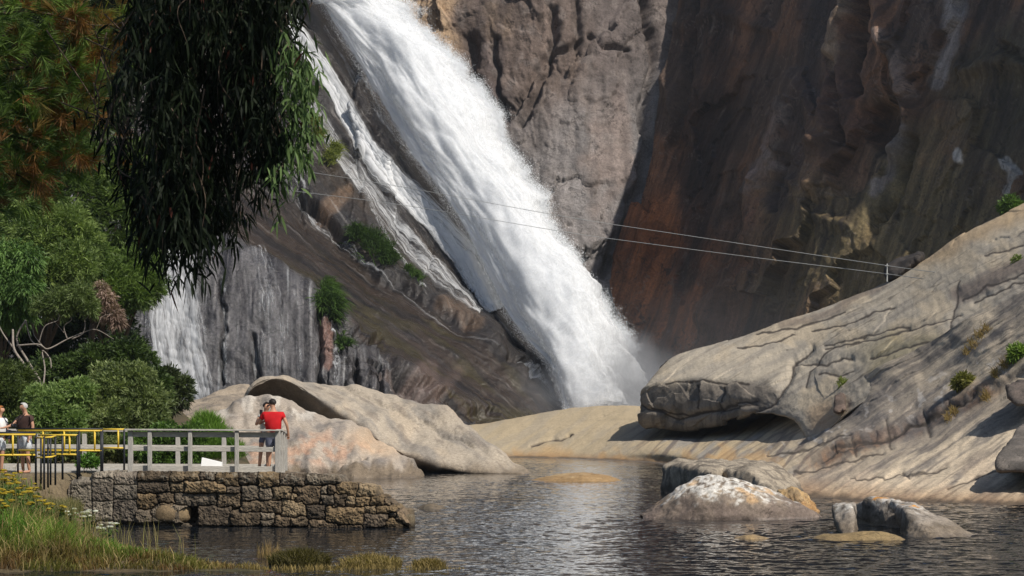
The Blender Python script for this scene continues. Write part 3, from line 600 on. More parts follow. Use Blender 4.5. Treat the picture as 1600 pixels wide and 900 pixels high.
fr_, tt = cells(np.stack([xw, yw], -1), 160, 105, 0.16, 0.012, (1230, 1680, 520, 740)); edgeband = np.exp(-((sgn-6)/16)**2)*sstep(1240, 1320, px)
LC = [[(1280, 715), (1380, 676), (1450, 645), (1520, 615)], [(1300, 700), (1400, 668), (1500, 625)], [(1382, 660), (1392, 690)], [(1440, 640), (1446, 668)], [(1330, 688), (1336, 705)], [(1480, 622), (1490, 648)], [(1240, 735), (1300, 722), (1380, 700)], [(1330, 742), (1400, 738), (1440, 736), (1480, 728)], [(1410, 735), (1420, 742)], [(1200, 712), (1260, 700), (1330, 680)], [(1480, 760), (1540, 735), (1600, 715)]]
for q_ in LC: disp += crack(px, py, q_, 4, .05, 5)
disp += fr_*edgeband*.05
hq = G[..., 1]*3.0+.5*fbm(G, (.5, 1.2, 1), 4, 107); saw = hq-np.floor(hq); disp += sstep(1180, 1280, px)*.05*sstep(0, .9, saw)*sstep(.0, .25, fbm(G, (.7, .8, 1), 2, 108)+.1)
tan, grey, pale = lin(178, 161, 132), lin(150, 143, 132), lin(200, 184, 161)
g1 = fbm(G, (1.0, 6, 1), 5, 111); g2 = fbm(G, (0.8, 14, 1), 4, 112)
right = sstep(1150, 1300, px)
c = lerp(tan, grey, sstep(-0.15, 0.45, g1)*(0.35+0.65*sstep(960, 1060, xw))); 
c = lerp(c, lerp(pale, lin(140, 130, 118), sstep(-0.1, 0.45, g1)), right*0.8)
c = lerp(c, lin(92, 84, 80), sstep(0.1, 0.5, g2)*sstep(940, 1050, xw)*0.65*(1-0.25*right)); c = lerp(c, lin(100, 95, 92), right*sstep(0.05, .45, fbm(G, (.5, 4.5, 1), 4, 120))*(1-sstep(-60, 20, sgn))*.6)
vst = fbm(np.stack([(px+0.8*py)/100, py/100, 0*px], -1), (8, 0.7, 1), 4, 113)
c = lerp(c, lin(98, 88, 84), sstep(0.1, 0.5, vst)*sstep(980, 1040, xw)*(1-sstep(1250, 1300, xw))*sstep(665, 690, yw)*0.7)
c = lerp(c, lin(190, 152, 100), sstep(690, 712, yw)*(1-right)*sstep(0.1, 0.5, fbm(q3(px, py), (2.5, 2, 1), 3, 114)+0.15)*0.6)
c = lerp(c, lin(196, 176, 152), right*sstep(700, 740, yw)*sstep(-0.2, 0.4, fbm(q3(px, py), (1.2, 1.5, 1), 3, 118))*0.5)
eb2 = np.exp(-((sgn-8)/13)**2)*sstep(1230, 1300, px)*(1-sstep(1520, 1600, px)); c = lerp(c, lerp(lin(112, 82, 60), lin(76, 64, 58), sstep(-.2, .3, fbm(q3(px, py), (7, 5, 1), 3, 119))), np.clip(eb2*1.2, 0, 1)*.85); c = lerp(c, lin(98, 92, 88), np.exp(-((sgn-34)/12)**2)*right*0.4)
c = lerp(c, lin(118, 112, 108), blob(px, py, 1400, 640, 110, 40, 20, 6)*0.5)
c = lerp(c, lin(214, 206, 196), right*sstep(0.35, 0.6, fbm(q3(px, py), (6, 6, 1), 3, 117))*(1-sstep(0, 40, np.abs(sgn+25)))*0.6)
Zw = (Pw+N*disp[..., None])[..., 2]
for q_ in LC: c = lerp(c, lin(62, 54, 47), stroke(px, py, q_, 1.6, 1.2, 5, 3, 0)*.8)
c = lerp(c, lin(66, 56, 48), stroke(px, py, [(830, 695), (870, 684), (895, 682)], 1.8, 1, 3, 3)*.9)
c = lerp(c, lin(150, 116, 80), (1-sstep(0.05, 0.5, Zw))*0.6); c = lerp(c, lin(84, 72, 56), (1-sstep(0.02, 0.16, Zw+.05*fbm(q3(px, py), 5, 3, 109)))*.8); wet = (1-sstep(0.0, 0.16, Zw))
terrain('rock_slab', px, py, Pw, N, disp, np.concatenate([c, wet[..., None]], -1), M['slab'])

up_rows = [
 [(1030, 660, 158), (1050, 632, 158), (1090, 600, 160), (1160, 570, 162), (1240, 540, 163), (1320, 505, 163), (1420, 460, 160), (1520, 395, 156), (1680, 300, 148), (1900, 190, 138)],
 [(1004, 632, 143), (1014, 604, 143), (1052, 560, 146), (1132, 534, 148), (1212, 504, 149), (1302, 474, 149), (1402, 430, 147), (1502, 370, 143), (1652, 292, 137), (1880, 180, 128)],
 [(1001, 632, 140.5), (1011, 606, 139.5), (1070, 580, 139), (1150, 568, 136), (1230, 555, 133), (1320, 530, 127), (1420, 490, 121), (1520, 440, 115), (1660, 365, 109), (1880, 250, 100)],
 [(1000, 633, 139.3), (1011, 607, 137.6), (1088, 598, 133.5), (1180, 600, 126.5), (1245, 612, 116), (1290, 618, 107), (1345, 590, 102.5), (1500, 505, 97), (1660, 420, 92), (1880, 300, 84)],
 [(1003, 640, 138.5), (1013, 662, 137.2), (1090, 666, 132.5), (1180, 647, 122.5), (1238, 654, 110), (1274, 683, 99.5), (1347, 628, 95.5), (1520, 530, 91.2), (1660, 455, 87), (1880, 340, 80)],
 [(1010, 640, 141), (1016, 662, 140), (1092, 664, 137), (1182, 646, 131), (1240, 653, 119), (1277, 681, 104), (1350, 626, 100), (1524, 532, 95), (1664, 458, 91), (1880, 345, 84)],
 [(1020, 640, 150), (1030, 655, 149), (1100, 655, 147), (1190, 645, 139), (1250, 655, 127), (1290, 655, 118), (1360, 610, 112), (1530, 525, 105), (1670, 450, 100), (1880, 340, 92)]]
px, py, Pw, N = patch(up_rows, 820, 480)
vr = np.linspace(0, 6, 480)[:, None].repeat(820, 1)
G = np.stack([(px*0.86+py*-0.5)/100, (px*0.5+py*0.86)/100, np.zeros_like(px)], -1)
xw, yw = warp(px, py, 8, 2, 121)
top = 1-sstep(2.8, 3.2, vr); CR = []
disp = 0.16*fbm(G, (0.6, 1.2, 1), 2, 122)+0.035*fbm(G, (0.8, 6, 1), 5, 123)+0.022*fbm(q3(px, py), 8, 4, 124)
f2, t2 = cells(np.stack([xw, yw], -1), 50, 125, 0.13, 0.004, (990, 1290, 590, 690)); disp += f2*.7*(1-top)*(1-sstep(1150, 1185, px))
for pl, ww, dp in [([(1180, 650), (1205, 620), (1232, 585), (1240, 560), (1268, 540)], 4, 1.2), ([(1240, 562), (1285, 568), (1330, 560)], 3, .6), ([(1000, 632), (1060, 655), (1120, 640), (1180, 625)], 3, .9),
                   ([(1150, 545), (1200, 535), (1240, 520)], 2.5, .35), ([(1290, 540), (1350, 530), (1420, 512)], 2.5, .45), ([(1270, 515), (1330, 505), (1400, 480)], 2, .3), ([(1360, 560), (1420, 545), (1480, 528)], 2.5, .4), ([(1500, 440), (1490, 490), (1485, 540)], 3, .3), ([(1540, 400), (1600, 380)], 3, .5), ([(1520, 470), (1600, 440)], 4, .6)]:
    disp += crack(px, py, pl, ww+1.5, dp*.16, 4); CR.append((pl, 4, 3, 0))
disp += step_(px, py, [(1160, 640), (1205, 606), (1236, 568), (1262, 545), (1290, 552)], 0.12, 6, 4, 1.5, 2, 80)
for pl, ww, dp in [([(1255, 600), (1262, 575), (1300, 545)], 3, .3), ([(1280, 582), (1310, 586), (1330, 580)], 3, .35), ([(1180, 470+50), (1240, 512), (1320, 488)], 2, .2), ([(1290, 545), (1370, 533), (1440, 512), (1500, 495)], 2.5, .4), ([(1500, 470), (1545, 447), (1640, 415)], 3, .5), ([(1040, 600), (1100, 596), (1170, 600)], 2, .15),
 ([(1020, 640), (1080, 648), (1140, 640), (1178, 628)], 2.5, .45), ([(1090, 602), (1094, 640)], 2, .2), ([(1130, 604), (1128, 645)], 2, .2)]: disp += crack(px, py, pl, ww+1.5, dp*.16, 4, 2.5, 8); CR.append((pl, 4, 2.5, 8))
hq = G[..., 1]*2.6+.55*fbm(G, (.5, 1.3, 1), 4, 126); saw = hq-np.floor(hq); disp += top*.07*sstep(0, .9, saw)*sstep(.0, .25, fbm(G, (.7, .8, 1), 2, 127)+.15)
g1 = fbm(G, (1.0, 7, 1), 5, 131); g2 = fbm(G, (0.6, 18, 1), 4, 132)
c = lerp(lin(175, 164, 146), lin(160, 151, 137), sstep(-0.2, 0.4, g1)); c = lerp(c, lin(190, 173, 146), sstep(0.0, 0.5, fbm(q3(px, py), (1.4, 1.8, 1), 4, 133))*0.6)
c = lerp(c, lin(104, 98, 90), sstep(0.2, 0.55, g2)*0.32); ln_ = 1-np.abs(fbm(G, (.5, 5, 1), 3, 137)); c = lerp(c, lin(74, 66, 58), sstep(.95, .99, ln_)*.6*sstep(-.1, .3, fbm(q3(px, py), 1.5, 2, 138)))
c = lerp(c, lin(140, 128, 84), blob(px, py, 1420, 555, 70, 40, 20, 3)*0.45)
c = lerp(c, lin(190, 160, 118), stroke(px, py, [(1440, 400), (1520, 365), (1620, 320)], 16, 1.4, 8)*0.6)
c = lerp(c, lin(98, 84, 76), (stroke(px, py, [(1380, 440), (1300, 485), (1220, 508)], 6, 1.2, 4)*0.55)); c = lerp(c, lin(96, 82, 76), stroke(px, py, [(1500, 460), (1560, 430), (1650, 400)], 12, 1.2, 6)*0.7)
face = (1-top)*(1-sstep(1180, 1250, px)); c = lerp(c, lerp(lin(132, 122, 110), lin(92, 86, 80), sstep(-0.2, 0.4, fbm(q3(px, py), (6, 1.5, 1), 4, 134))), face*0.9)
c = lerp(c, lin(178, 150, 118), blob(px, py, 1285, 650, 22, 26, 8, 4)*0.7)
for pl, wa, ws, ss in CR: c = lerp(c, lin(58, 50, 44), stroke(px, py, pl, 1.5, 1.2, wa, ws, ss)*.9)
wet = 0*px
terrain('rock_slab', px, py, Pw, N, disp, np.concatenate([c, wet[..., None]], -1), M['slab'])
SLAB = Pw+N*disp[..., None]
def on_slab(x, y, arr=(px, py, SLAB)):
    i = np.unravel_index(np.argmin((arr[0]-x)**2+(arr[1]-y)**2), arr[0].shape); return arr[2][i]
# thin air between here and the cliffs
m, nt, out = new_mat('haze_air'); pv = nd(nt, 'ShaderNodeVolumePrincipled', {'Color': (0.86, 0.92, 1, 1), 'Density': 0.00014, 'Anisotropy': 0.3}); nt.links.new(pv.outputs[0], out.inputs[1])
mb = MB(); mb.box(-260, 260, -40, 420, -3.0, 112); tag(put('haze', mb.mesh('haze'), m), kind='stuff')
# ------------------------------------------------------------------ boulders
def boulder(name, rows, nu, nv, colf, dispf, mat, label, cat='boulder', group=None):
    px, py, Pw, N = patch(rows, nu, nv); vr = np.linspace(0, len(rows)-1, nv)[:, None].repeat(nu, 1)
    V = Pw+N*dispf(px, py, vr)[..., None]; c = colf(px, py, vr, V)
    wet = 1-sstep(0.02, 0.15, V[..., 2]); me = mesh_arrays(name, V, quads(nv, nu), np.concatenate([c, wet[..., None]], -1).reshape(-1, 4))
    o = put(name, me, mat, None, (V[..., 0].mean(), V[..., 1].mean(), max(0, V[..., 2].min()))); tag(o, label, cat, group); return o
def b1col(px, py, vr, V):
    P3 = np.stack([(px*.8+py*.6)/100, (py*.8-px*.6)/100, 0*px], -1)
    c = lerp(lin(172, 160, 143), lin(148, 140, 129), sstep(-.1, .45, fbm(P3, (1.2, 4, 1), 5, 141)))
    c = lerp(c, lin(184, 168, 146), sstep(.1, .5, fbm(P3, (1.5, 2, 1), 4, 142))*.6); c = lerp(c, lin(120, 110, 100), sstep(.25, .6, fbm(P3, (2, 9, 1), 4, 143))*.5)
    c = lerp(c, lin(96, 86, 76), sstep(2.85, 3.15, vr)*0.8); c = lerp(c, lin(104, 90, 72), (1-sstep(0.1, 0.7, V[..., 2]+.25*fbm(P3, 4, 3, 144)))*.6); return c  # flank under the brow coloured darker, its shade painted in
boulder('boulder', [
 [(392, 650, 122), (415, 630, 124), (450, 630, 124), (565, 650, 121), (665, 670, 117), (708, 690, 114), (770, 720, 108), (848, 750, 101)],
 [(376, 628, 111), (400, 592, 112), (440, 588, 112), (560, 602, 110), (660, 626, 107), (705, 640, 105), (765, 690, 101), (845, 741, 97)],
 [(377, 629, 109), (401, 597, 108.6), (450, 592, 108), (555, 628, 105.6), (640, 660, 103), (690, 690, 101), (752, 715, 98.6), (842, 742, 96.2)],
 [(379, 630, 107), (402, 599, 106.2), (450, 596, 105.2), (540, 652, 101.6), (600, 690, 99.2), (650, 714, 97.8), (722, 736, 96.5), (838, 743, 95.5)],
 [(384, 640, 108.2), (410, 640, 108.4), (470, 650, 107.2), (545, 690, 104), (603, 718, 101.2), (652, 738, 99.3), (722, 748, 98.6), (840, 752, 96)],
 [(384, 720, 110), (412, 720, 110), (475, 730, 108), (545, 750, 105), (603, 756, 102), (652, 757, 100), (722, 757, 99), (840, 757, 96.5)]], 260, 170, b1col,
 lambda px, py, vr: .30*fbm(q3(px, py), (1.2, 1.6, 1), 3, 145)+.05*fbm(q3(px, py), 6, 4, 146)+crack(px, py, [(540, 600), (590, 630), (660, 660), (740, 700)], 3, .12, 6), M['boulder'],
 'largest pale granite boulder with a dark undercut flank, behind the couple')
def b2col(px, py, vr, V):
    c = lerp(lin(168, 156, 142), lin(138, 130, 122), sstep(-.1, .45, fbm(q3(px, py), (3, 3, 1), 5, 151)))
    c = lerp(c, lin(206, 198, 186), sstep(.0, .4, fbm(q3(px, py), (5, 5, 1), 4, 152))*(1-sstep(640, 670, py))*.7)
    c = lerp(c, lin(188, 142, 112), np.clip(blob(px, py, 500, 700, 70, 22, 14, 15)+blob(px, py, 425, 712, 50, 14, 12, 16)+.8*blob(px, py, 580, 700, 20, 9, 8, 17), 0, 1)*.55*sstep(-.35, .3, fbm(q3(px, py), (5, 6, 1), 4, 157)))
    c = lerp(c, lin(206, 178, 146), blob(px, py, 590, 690, 45, 26, 12, 18)*.6)
    c = lerp(c, lin(112, 98, 80), sstep(724, 736, py+10*fbm(q3(px, py), (5, 2, 1), 3, 153))*.85); return c
boulder('boulder', [
 [(290, 720, 106), (335, 680, 106), (400, 660, 106), (440, 660, 106), (530, 690, 104), (600, 715, 101), (640, 735, 98), (668, 752, 94)],
 [(285, 692, 98), (335, 645, 98), (400, 622, 98.5), (442, 626, 98), (530, 655, 97), (600, 690, 95), (640, 720, 92), (664, 744, 91.2)],
 [(290, 700, 95), (340, 665, 94), (405, 650, 94), (450, 650, 94), (530, 675, 93), (600, 708, 91.5), (640, 730, 90.2), (660, 746, 89.8)],
 [(290, 720, 92.5), (340, 700, 91.5), (410, 690, 91), (455, 690, 90.8), (530, 710, 90), (595, 728, 89.3), (635, 740, 88.8), (655, 749, 88.5)],
 [(290, 752, 90.5), (340, 752, 89.5), (410, 752, 89), (455, 752, 88.8), (530, 752, 88), (590, 752, 87.7), (630, 753, 87.5), (652, 755, 87.4)],
 [(290, 762, 91), (340, 762, 90), (410, 762, 89.5), (455, 762, 89.3), (530, 762, 88.5), (590, 762, 88.2), (630, 763, 88), (652, 765, 88)]], 220, 150, b2col,
 lambda px, py, vr: .28*fbm(q3(px, py), (1.5, 2, 1), 3, 155)+.06*fbm(q3(px, py), 6, 4, 156)+crack(px, py, [(470, 735), (520, 728), (570, 720)], 2.5, .3, 4)+crack(px, py, [(440, 640), (470, 660), (500, 672)], 2, .15, 4), M['boulder'],
 'rounded boulder with orange lichen patches and a brown waterline, directly behind the deck end')
def hull_rock(name, hulls, voxel, amp, colf, mat, label, cat='rock', sc=1.0, group=None, smooth_it=1):
    bm = bmesh.new()
    for pts in hulls:
        vs = [bm.verts.new(PT(*p)) for p in pts]; r = bmesh.ops.convex_hull(bm, input=vs)
        bmesh.ops.delete(bm, geom=[g for g in r['geom_interior'] if isinstance(g, bmesh.types.BMVert)], context='VERTS')
    me = bpy.data.meshes.new(name); bm.to_mesh(me); bm.free()
    o = bpy.data.objects.new(name, me); C.objects.link(o); rm = o.modifiers.new('r', 'REMESH'); rm.mode = 'VOXEL'; rm.voxel_size = voxel
    sm = o.modifiers.new('s', 'SMOOTH'); sm.iterations = smooth_it
    dg = bpy.context.evaluated_depsgraph_get(); m2 = bpy.data.meshes.new_from_object(o.evaluated_get(dg)); bpy.data.objects.remove(o)
    co = mesh_co(m2); no = mesh_no(m2); s = sc
    V = co+no*(amp*(fbm(co, 0.9*s, 4, 161)+0.55*ridged(co, 1.6*s, 3, 162)))[:, None]
    m2.vertices.foreach_set('co', V.astype(np.float32).ravel()); m2.update(); no = mesh_no(m2)
    c = colf(V, no); wet = 1-sstep(0.0, 0.10, V[:, 2]); paint(m2, np.hstack([c, wet[:, None]])); m2.polygons.foreach_set('use_smooth', np.full(len(m2.polygons), True))
    o = put(name, m2, mat, None, (V[:, 0].mean(), V[:, 1].mean(), max(0, V[:, 2].min()))); tag(o, label, cat, group); return o
def col_granite(a, b_, stain=None, top=None, sc=1.0, orange=0.0, line=0.35):
    def f(V, no):
        c = lerp(lin(*a), lin(*b_), sstep(-.25, .4, fbm(V, 1.2*sc, 4, 171)))
        if top is not None: c = lerp(c, lin(*top), sstep(line, line+.35, V[:, 2]+.5*fbm(V, 2.5*sc, 4, 173))*sstep(-.2, .3, fbm(V, 5*sc, 3, 174)+.2)*.85)
        if orange: c = lerp(c, lin(200, 140, 50), sstep(.25, .5, fbm(V, 2.2*sc, 3, 175)+orange*.3)*sstep(.1, .3, V[:, 2])*.8)
        if stain is not None: c = lerp(c, lin(*stain), (1-sstep(.12, .5, V[:, 2]+.25*fbm(V, 1.5*sc, 3, 172)))*.8)
        return c
    return f
def box8(x0, x1, yt0, yt1, yb, Y0, Y1, xi=0):
    return [(x0, yt0, Y0), (x1, yt1, Y0), (x0+xi, yt0-2, Y1), (x1-xi, yt1-2, Y1), (x0-4, yb, Y0), (x1+4, yb, Y0), (x0, yb-4, Y1), (x1, yb-4, Y1)]
hull_rock('boulder', [[(268, 650, 118), (290, 634, 120), (345, 618, 122), (370, 612, 122), (392, 640, 118), (330, 690, 114), (270, 690, 114), (300, 640, 128), (380, 640, 128)], [(330, 618, 121), (350, 606, 123), (385, 604, 123), (396, 640, 118), (340, 660, 116), (340, 640, 128), (392, 640, 128)]], .25, .25, col_granite((160, 146, 128), (130, 120, 108)), M['boulder'], 'small grey brown boulder at the foot of the white water veil', 'boulder', .5)
# rocks standing in the river
darkf = col_granite((112, 104, 96), (84, 78, 72), (92, 84, 72))
hull_rock('river_rock', [
 [(1037, 727, 71), (1062, 722, 74), (1135, 722, 74), (1112, 738, 62), (1036, 783, 71), (1112, 792, 62), (1140, 780, 74), (1062, 775, 76), (1080, 731, 66), (1132, 730, 66)],
 [(1124, 726, 70), (1160, 722, 73), (1212, 727, 71), (1244, 752, 69), (1255, 785, 66), (1140, 738, 63), (1170, 736, 62), (1214, 774, 60), (1145, 792, 62), (1210, 797, 60), (1240, 782, 76), (1130, 780, 74)]], .10, .13,
 lambda V, no: lerp(lerp(lin(166, 154, 136), lin(120, 111, 99), sstep(-.2, .4, fbm(V, 1.5, 4, 181))), lin(92, 84, 74), 1-sstep(.1, .5, V[:, 2])), M['nearrock'], 'grey split block with a dark left face standing behind the white topped rock', 'rock', 1.0)
def loaf(name, sil, Yc, dep, colf, mat, label, amp=.06, nu=110, nv=64, sc=1.0, cat='rock', group=None, lean=0.0):
    s = catmull(np.array(sil, float), nu); X = (s[:, 0]-800)*Yc/F; Zt = EYE+(HORIZON-s[:, 1])*Yc/F; z0 = -.35
    hh = np.maximum(Zt-z0, .05); dd = dep*(hh/hh.max())**.55; th = np.linspace(0, math.pi, nv)
    Yv = Yc-dd[None]*np.cos(th)[:, None]*1.0; Zv = z0+hh[None]*(np.sin(th)[:, None]**.75); Xv = X[None]+0*Yv+lean*(Yc-Yv)
    V = np.stack([Xv, Yv, Zv], -1); N = normals(V)
    V = V+N*(amp*(fbm(V, 1.1*sc, 4, 191)+.5*ridged(V, 2*sc, 3, 192)))[..., None]
    c = colf(V.reshape(-1, 3), N.reshape(-1, 3)); wet = (1-sstep(0, .08, V[..., 2])).reshape(-1, 1)
    me = mesh_arrays(name, V, quads(nv, nu), np.hstack([c, wet])); o = put(name, me, mat, None, (X.mean(), Yc, 0)); tag(o, label, cat, group); return o
def w2col(V, no):
    c = lerp(lin(150, 136, 118), lin(120, 108, 96), sstep(-.2, .4, fbm(V, 1.5, 4, 201)))
    c = lerp(c, lin(112, 98, 90), (1-sstep(.25, .75, V[:, 2]+.15*fbm(V, 2, 3, 205)))*.7)
    c = lerp(c, lin(216, 212, 204), sstep(.42, .72, V[:, 2]+.3*fbm(V, 3, 5, 202))*sstep(-.35, .1, fbm(V, 6, 4, 203))*.9)
    c = lerp(c, lin(196, 160, 116), sstep(.3, .5, fbm(V, 1.4, 3, 204))*sstep(.3, .5, V[:, 2])*.7); return c
loaf('river_rock', [(1004, 806), (1018, 797), (1036, 784), (1070, 762), (1100, 749), (1140, 750), (1190, 764), (1240, 784), (1282, 809)], 52, 1.5, w2col, M['nearrock'], 'whaleback rock crusted with white lichen, rising from the water', .08, 170, 90)
loaf('river_rock', [(1185, 800), (1205, 776), (1225, 762), (1240, 758), (1256, 772), (1270, 785), (1284, 800)], 55.5, .9, col_granite((190, 158, 112), (150, 128, 98), (156, 118, 74), sc=2), M['nearrock'], 'small ochre rock tucked against the right end of the white topped rock', .10, 80, 50, 2)
def w3col(V, no):
    c = lerp(lin(156, 146, 134), lin(112, 104, 94), sstep(-.2, .4, fbm(V, 2, 4, 211)))
    c = lerp(c, lin(206, 202, 194), sstep(.45, .75, V[:, 2]+.3*fbm(V, 3, 4, 212))*sstep(-.3, .15, fbm(V, 6, 3, 213))*.85)
    c = lerp(c, lin(206, 140, 44), sstep(.5, .58, fbm(V, 2.3, 2, 217))*sstep(.45, .6, V[:, 2])*.9)
    c = lerp(c, lin(118, 104, 86), (1-sstep(.1, .45, V[:, 2]))*.7); return c
hull_rock('river_rock', [
 [(1300, 792, 45.6), (1331, 790, 45.2), (1316, 838, 44.6), (1333, 840, 44.4), (1303, 789, 47), (1334, 788, 47), (1318, 842, 46.4), (1340, 842, 46.4)],
 [(1331, 790, 48.8), (1350, 784, 48.6), (1362, 779, 48), (1395, 782, 47.6), (1424, 790, 46.8), (1334, 844, 48.8), (1424, 850, 46.2), (1360, 846, 50), (1420, 848, 49.5), (1362, 782, 49), (1395, 785, 49)],
 [(1392, 783, 47), (1424, 788, 46), (1414, 798, 44.2), (1452, 800, 45.4), (1495, 822, 44.6), (1541, 851, 43), (1420, 853, 43.0), (1470, 855, 42), (1424, 850, 46.5), (1500, 850, 47)]], .055, .06, w3col, M['nearrock'], 'broken rock with a black hollow in its left side and an orange lichen spot', 'rock', 2.0)
loaf('river_rock', [(1262, 845), (1285, 836), (1320, 834), (1350, 831), (1385, 833), (1420, 845)], 42.2, .8, col_granite((170, 150, 106), (150, 130, 90), (130, 110, 78), sc=2.5, orange=1.2), M['nearrock'], 'low flat rock with orange lichen in front of the broken rock', .02, 90, 40, 2)
loaf('river_rock', [(1148, 841), (1165, 836), (1180, 836), (1202, 841)], 42.6, .4, col_granite((160, 136, 98), (140, 120, 90), sc=3), M['nearrock'], 'tiniest tan rock barely breaking the water surface', .01, 40, 24, 3)
loaf('river_rock', [(826, 752), (870, 742), (910, 739), (945, 743), (976, 753)], 85, 2.2, col_granite((186, 160, 122), (164, 140, 108), (150, 120, 80)), M['boulder'], 'low smooth tan rock awash near the far shore', .03, 90, 40)
loaf('river_rock', [(652, 795), (668, 787), (682, 788), (698, 795)], 57.3, .45, col_granite((110, 98, 82), (90, 82, 70), sc=2), M['nearrock'], 'small dark stone in the rippled water beyond the pier tip', .03, 40, 24, 2)
# loose blocks on the right bank
blk = col_granite((120, 112, 104), (96, 90, 84), None, None, .8)
hull_rock('rock_block', [[(1556, 716, 63), (1590, 668, 66), (1640, 640, 68), (1720, 630, 68), (1720, 735, 62), (1556, 736, 62.6), (1580, 734, 68), (1720, 725, 70), (1640, 735, 61.5)]], .10, .06, blk, M['nearrock'], 'grey overhanging block at the right edge with a black gap beneath', 'rock', 1.0)
hull_rock('rock_block', [[(1572, 602, 75), (1596, 594, 76), (1630, 596, 76), (1634, 632, 74), (1590, 632, 74), (1575, 622, 74.5), (1620, 620, 79), (1580, 612, 78)]], .08, .08, col_granite((98, 88, 82), (76, 70, 66)), M['nearrock'], 'small dark boulder perched on the right bank at the picture edge', 'rock', 1.5)
hull_rock('rock_block', [[(1304, 618, 97.5), (1318, 616, 97.5), (1321, 640, 96), (1304, 646, 96), (1312, 614, 101), (1320, 616, 101), (1320, 645, 100), (1306, 645, 100)]], .10, .05, col_granite((112, 96, 86), (92, 80, 72)), M['nearrock'], 'reddish upright block beside the dark niche under the great slab', 'rock', 1.0)
hull_rock('rock_block', [[(1385, 412, 148), (1440, 396, 149), (1436, 405, 145), (1400, 432, 144), (1388, 440, 145), (1400, 440, 152), (1440, 410, 153), (1385, 425, 148)]], .2, .2, col_granite((66, 60, 56), (48, 44, 42)), M['boulder'], 'notched block on the skyline of the great slab, coloured dark for the shade of an opening', 'rock', .6)  # dark block colour paints the shade of the skyline opening
hull_rock('rock_block', [[(1030, 572, 147), (1048, 560, 147), (1052, 566, 144), (1036, 592, 143), (1030, 594, 144), (1045, 590, 150), (1052, 575, 151)]], .2, .15, col_granite((92, 84, 78), (70, 64, 60)), M['boulder'], 'dark knob on the nose of the great slab beside the falls', 'rock', .6)

# ------------------------------------------------------------------ left bank
LAND = np.array([(-70, 32.9), (-6, 33.0), (-4.3, 33.0), (-4.35, 33.3), (-5.7, 34.8), (-7.4, 37.8), (-8.7, 40.8), (-10.1, 44.8), (-10.9, 47.6), (-10.6, 48.6), (-6.4, 49.2), (-6.6, 54), (-10, 75), (-14, 90), (-22, 130), (-70, 130)])
def land_d(X, Y):
    pl = np.vstack([LAND, LAND[:1]]); d, _, _ = pldist(X, Y, pl); ins = np.zeros(X.shape, bool)
    for (x1, y1), (x2, y2) in zip(pl[:-1], pl[1:]):
        if y1 != y2: cnd = ((y1 > Y) != (y2 > Y)) & (X < (x2-x1)*(Y-y1)/(y2-y1)+x1); ins ^= cnd
    return np.where(ins, d, -d)
def land_z(X, Y):
    d = land_d(X, Y); top = 1.27*(0.30+0.70*sstep(36, 45.5, Y))+0.035*np.maximum(Y-58, 0)
    z = np.where(d > 0, top*sstep(0, 3.4, d)+.02, d*0.5); back = sstep(47.2, 47.8, Y)
    z = z*(1-back)+back*np.where(d > 0, top*sstep(-.2, .8, d), d*0.8)
    return z+0.05*perlin(np.stack([X*.7, Y*.7, 0*X+.5], -1))*(d > 0)*(1-sstep(47.5, 48.2, Y)*(1-sstep(54, 58, Y)))
gx, gy = np.meshgrid(np.linspace(-60, 0.5, 240), np.concatenate([np.linspace(31.5, 55, 200), np.linspace(55.5, 128, 90)])); gz = land_z(gx, gy)
V = np.stack([gx, gy, gz], -1); c = lerp(lin(92, 80, 58), lin(70, 66, 44), sstep(-.2, .4, fbm(V, 0.8, 4, 221))); c = lerp(c, lin(120, 106, 84), (sstep(46, 47, gy)*(1-sstep(56, 60, gy)))*.7)
tag(put('ground', mesh_arrays('bank', V, quads(*gx.shape), c.reshape(-1, 3)), M['soil']), kind='structure')
def gz_at(X, Y): return land_z(np.atleast_1d(np.asarray(X, float)), np.atleast_1d(np.asarray(Y, float)))

# ------------------------------------------------------------------ stone pier
def stone_mesh(x0, x1, z0, z1, y0, dep, seed, k=7, n=9, jit=.12, rot=0.0):
    """one rough stone: a superellipsoid cube-sphere with sheared corners and a noisy surface"""
    g = np.linspace(-1, 1, n); a, b = np.meshgrid(g, g); o = np.ones_like(a); Vs = []; Qs = []; q = quads(n, n)
    for i, s in enumerate([(a, b, o), (-a, b, -o), (o, b, -a), (-o, b, a), (a, o, -b), (a, -o, b)]):
        Vs.append(np.stack(s, -1).reshape(-1, 3)); Qs.append(q+i*n*n)
    v = np.concatenate(Vs); nn = (np.abs(v)**k).sum(1)**(1/k); v = v/nn[:, None]; r = np.random.default_rng(seed); j = r.uniform(-jit, jit, 8)
    v2 = v.copy(); v2[:, 0] += j[0]*v[:, 2]+j[1]*v[:, 2]*v[:, 0]; v2[:, 2] += j[2]*v[:, 0]*.6+j[3]*v[:, 0]*v[:, 2]*.8; v2[:, 1] += j[4]*v[:, 0]*.6+j[5]*v[:, 2]*.6
    if rot: cs, sn = math.cos(rot), math.sin(rot); v2 = np.stack([v2[:, 0]*cs-v2[:, 2]*sn*(z1-z0)/(x1-x0), v2[:, 1], v2[:, 0]*sn*(x1-x0)/(z1-z0)+v2[:, 2]*cs], -1)
    P = np.stack([(x0+x1)/2+v2[:, 0]*(x1-x0)/2, y0+dep/2+v2[:, 1]*dep/2, (z0+z1)/2+v2[:, 2]*(z1-z0)/2], -1)
    P += (v/np.linalg.norm(v, axis=1)[:, None])*(0.020*fbm(P, 4, 3, seed % 50)+.016*ridged(P, 9, 2, seed % 31))[:, None]
    return P, np.concatenate(Qs)
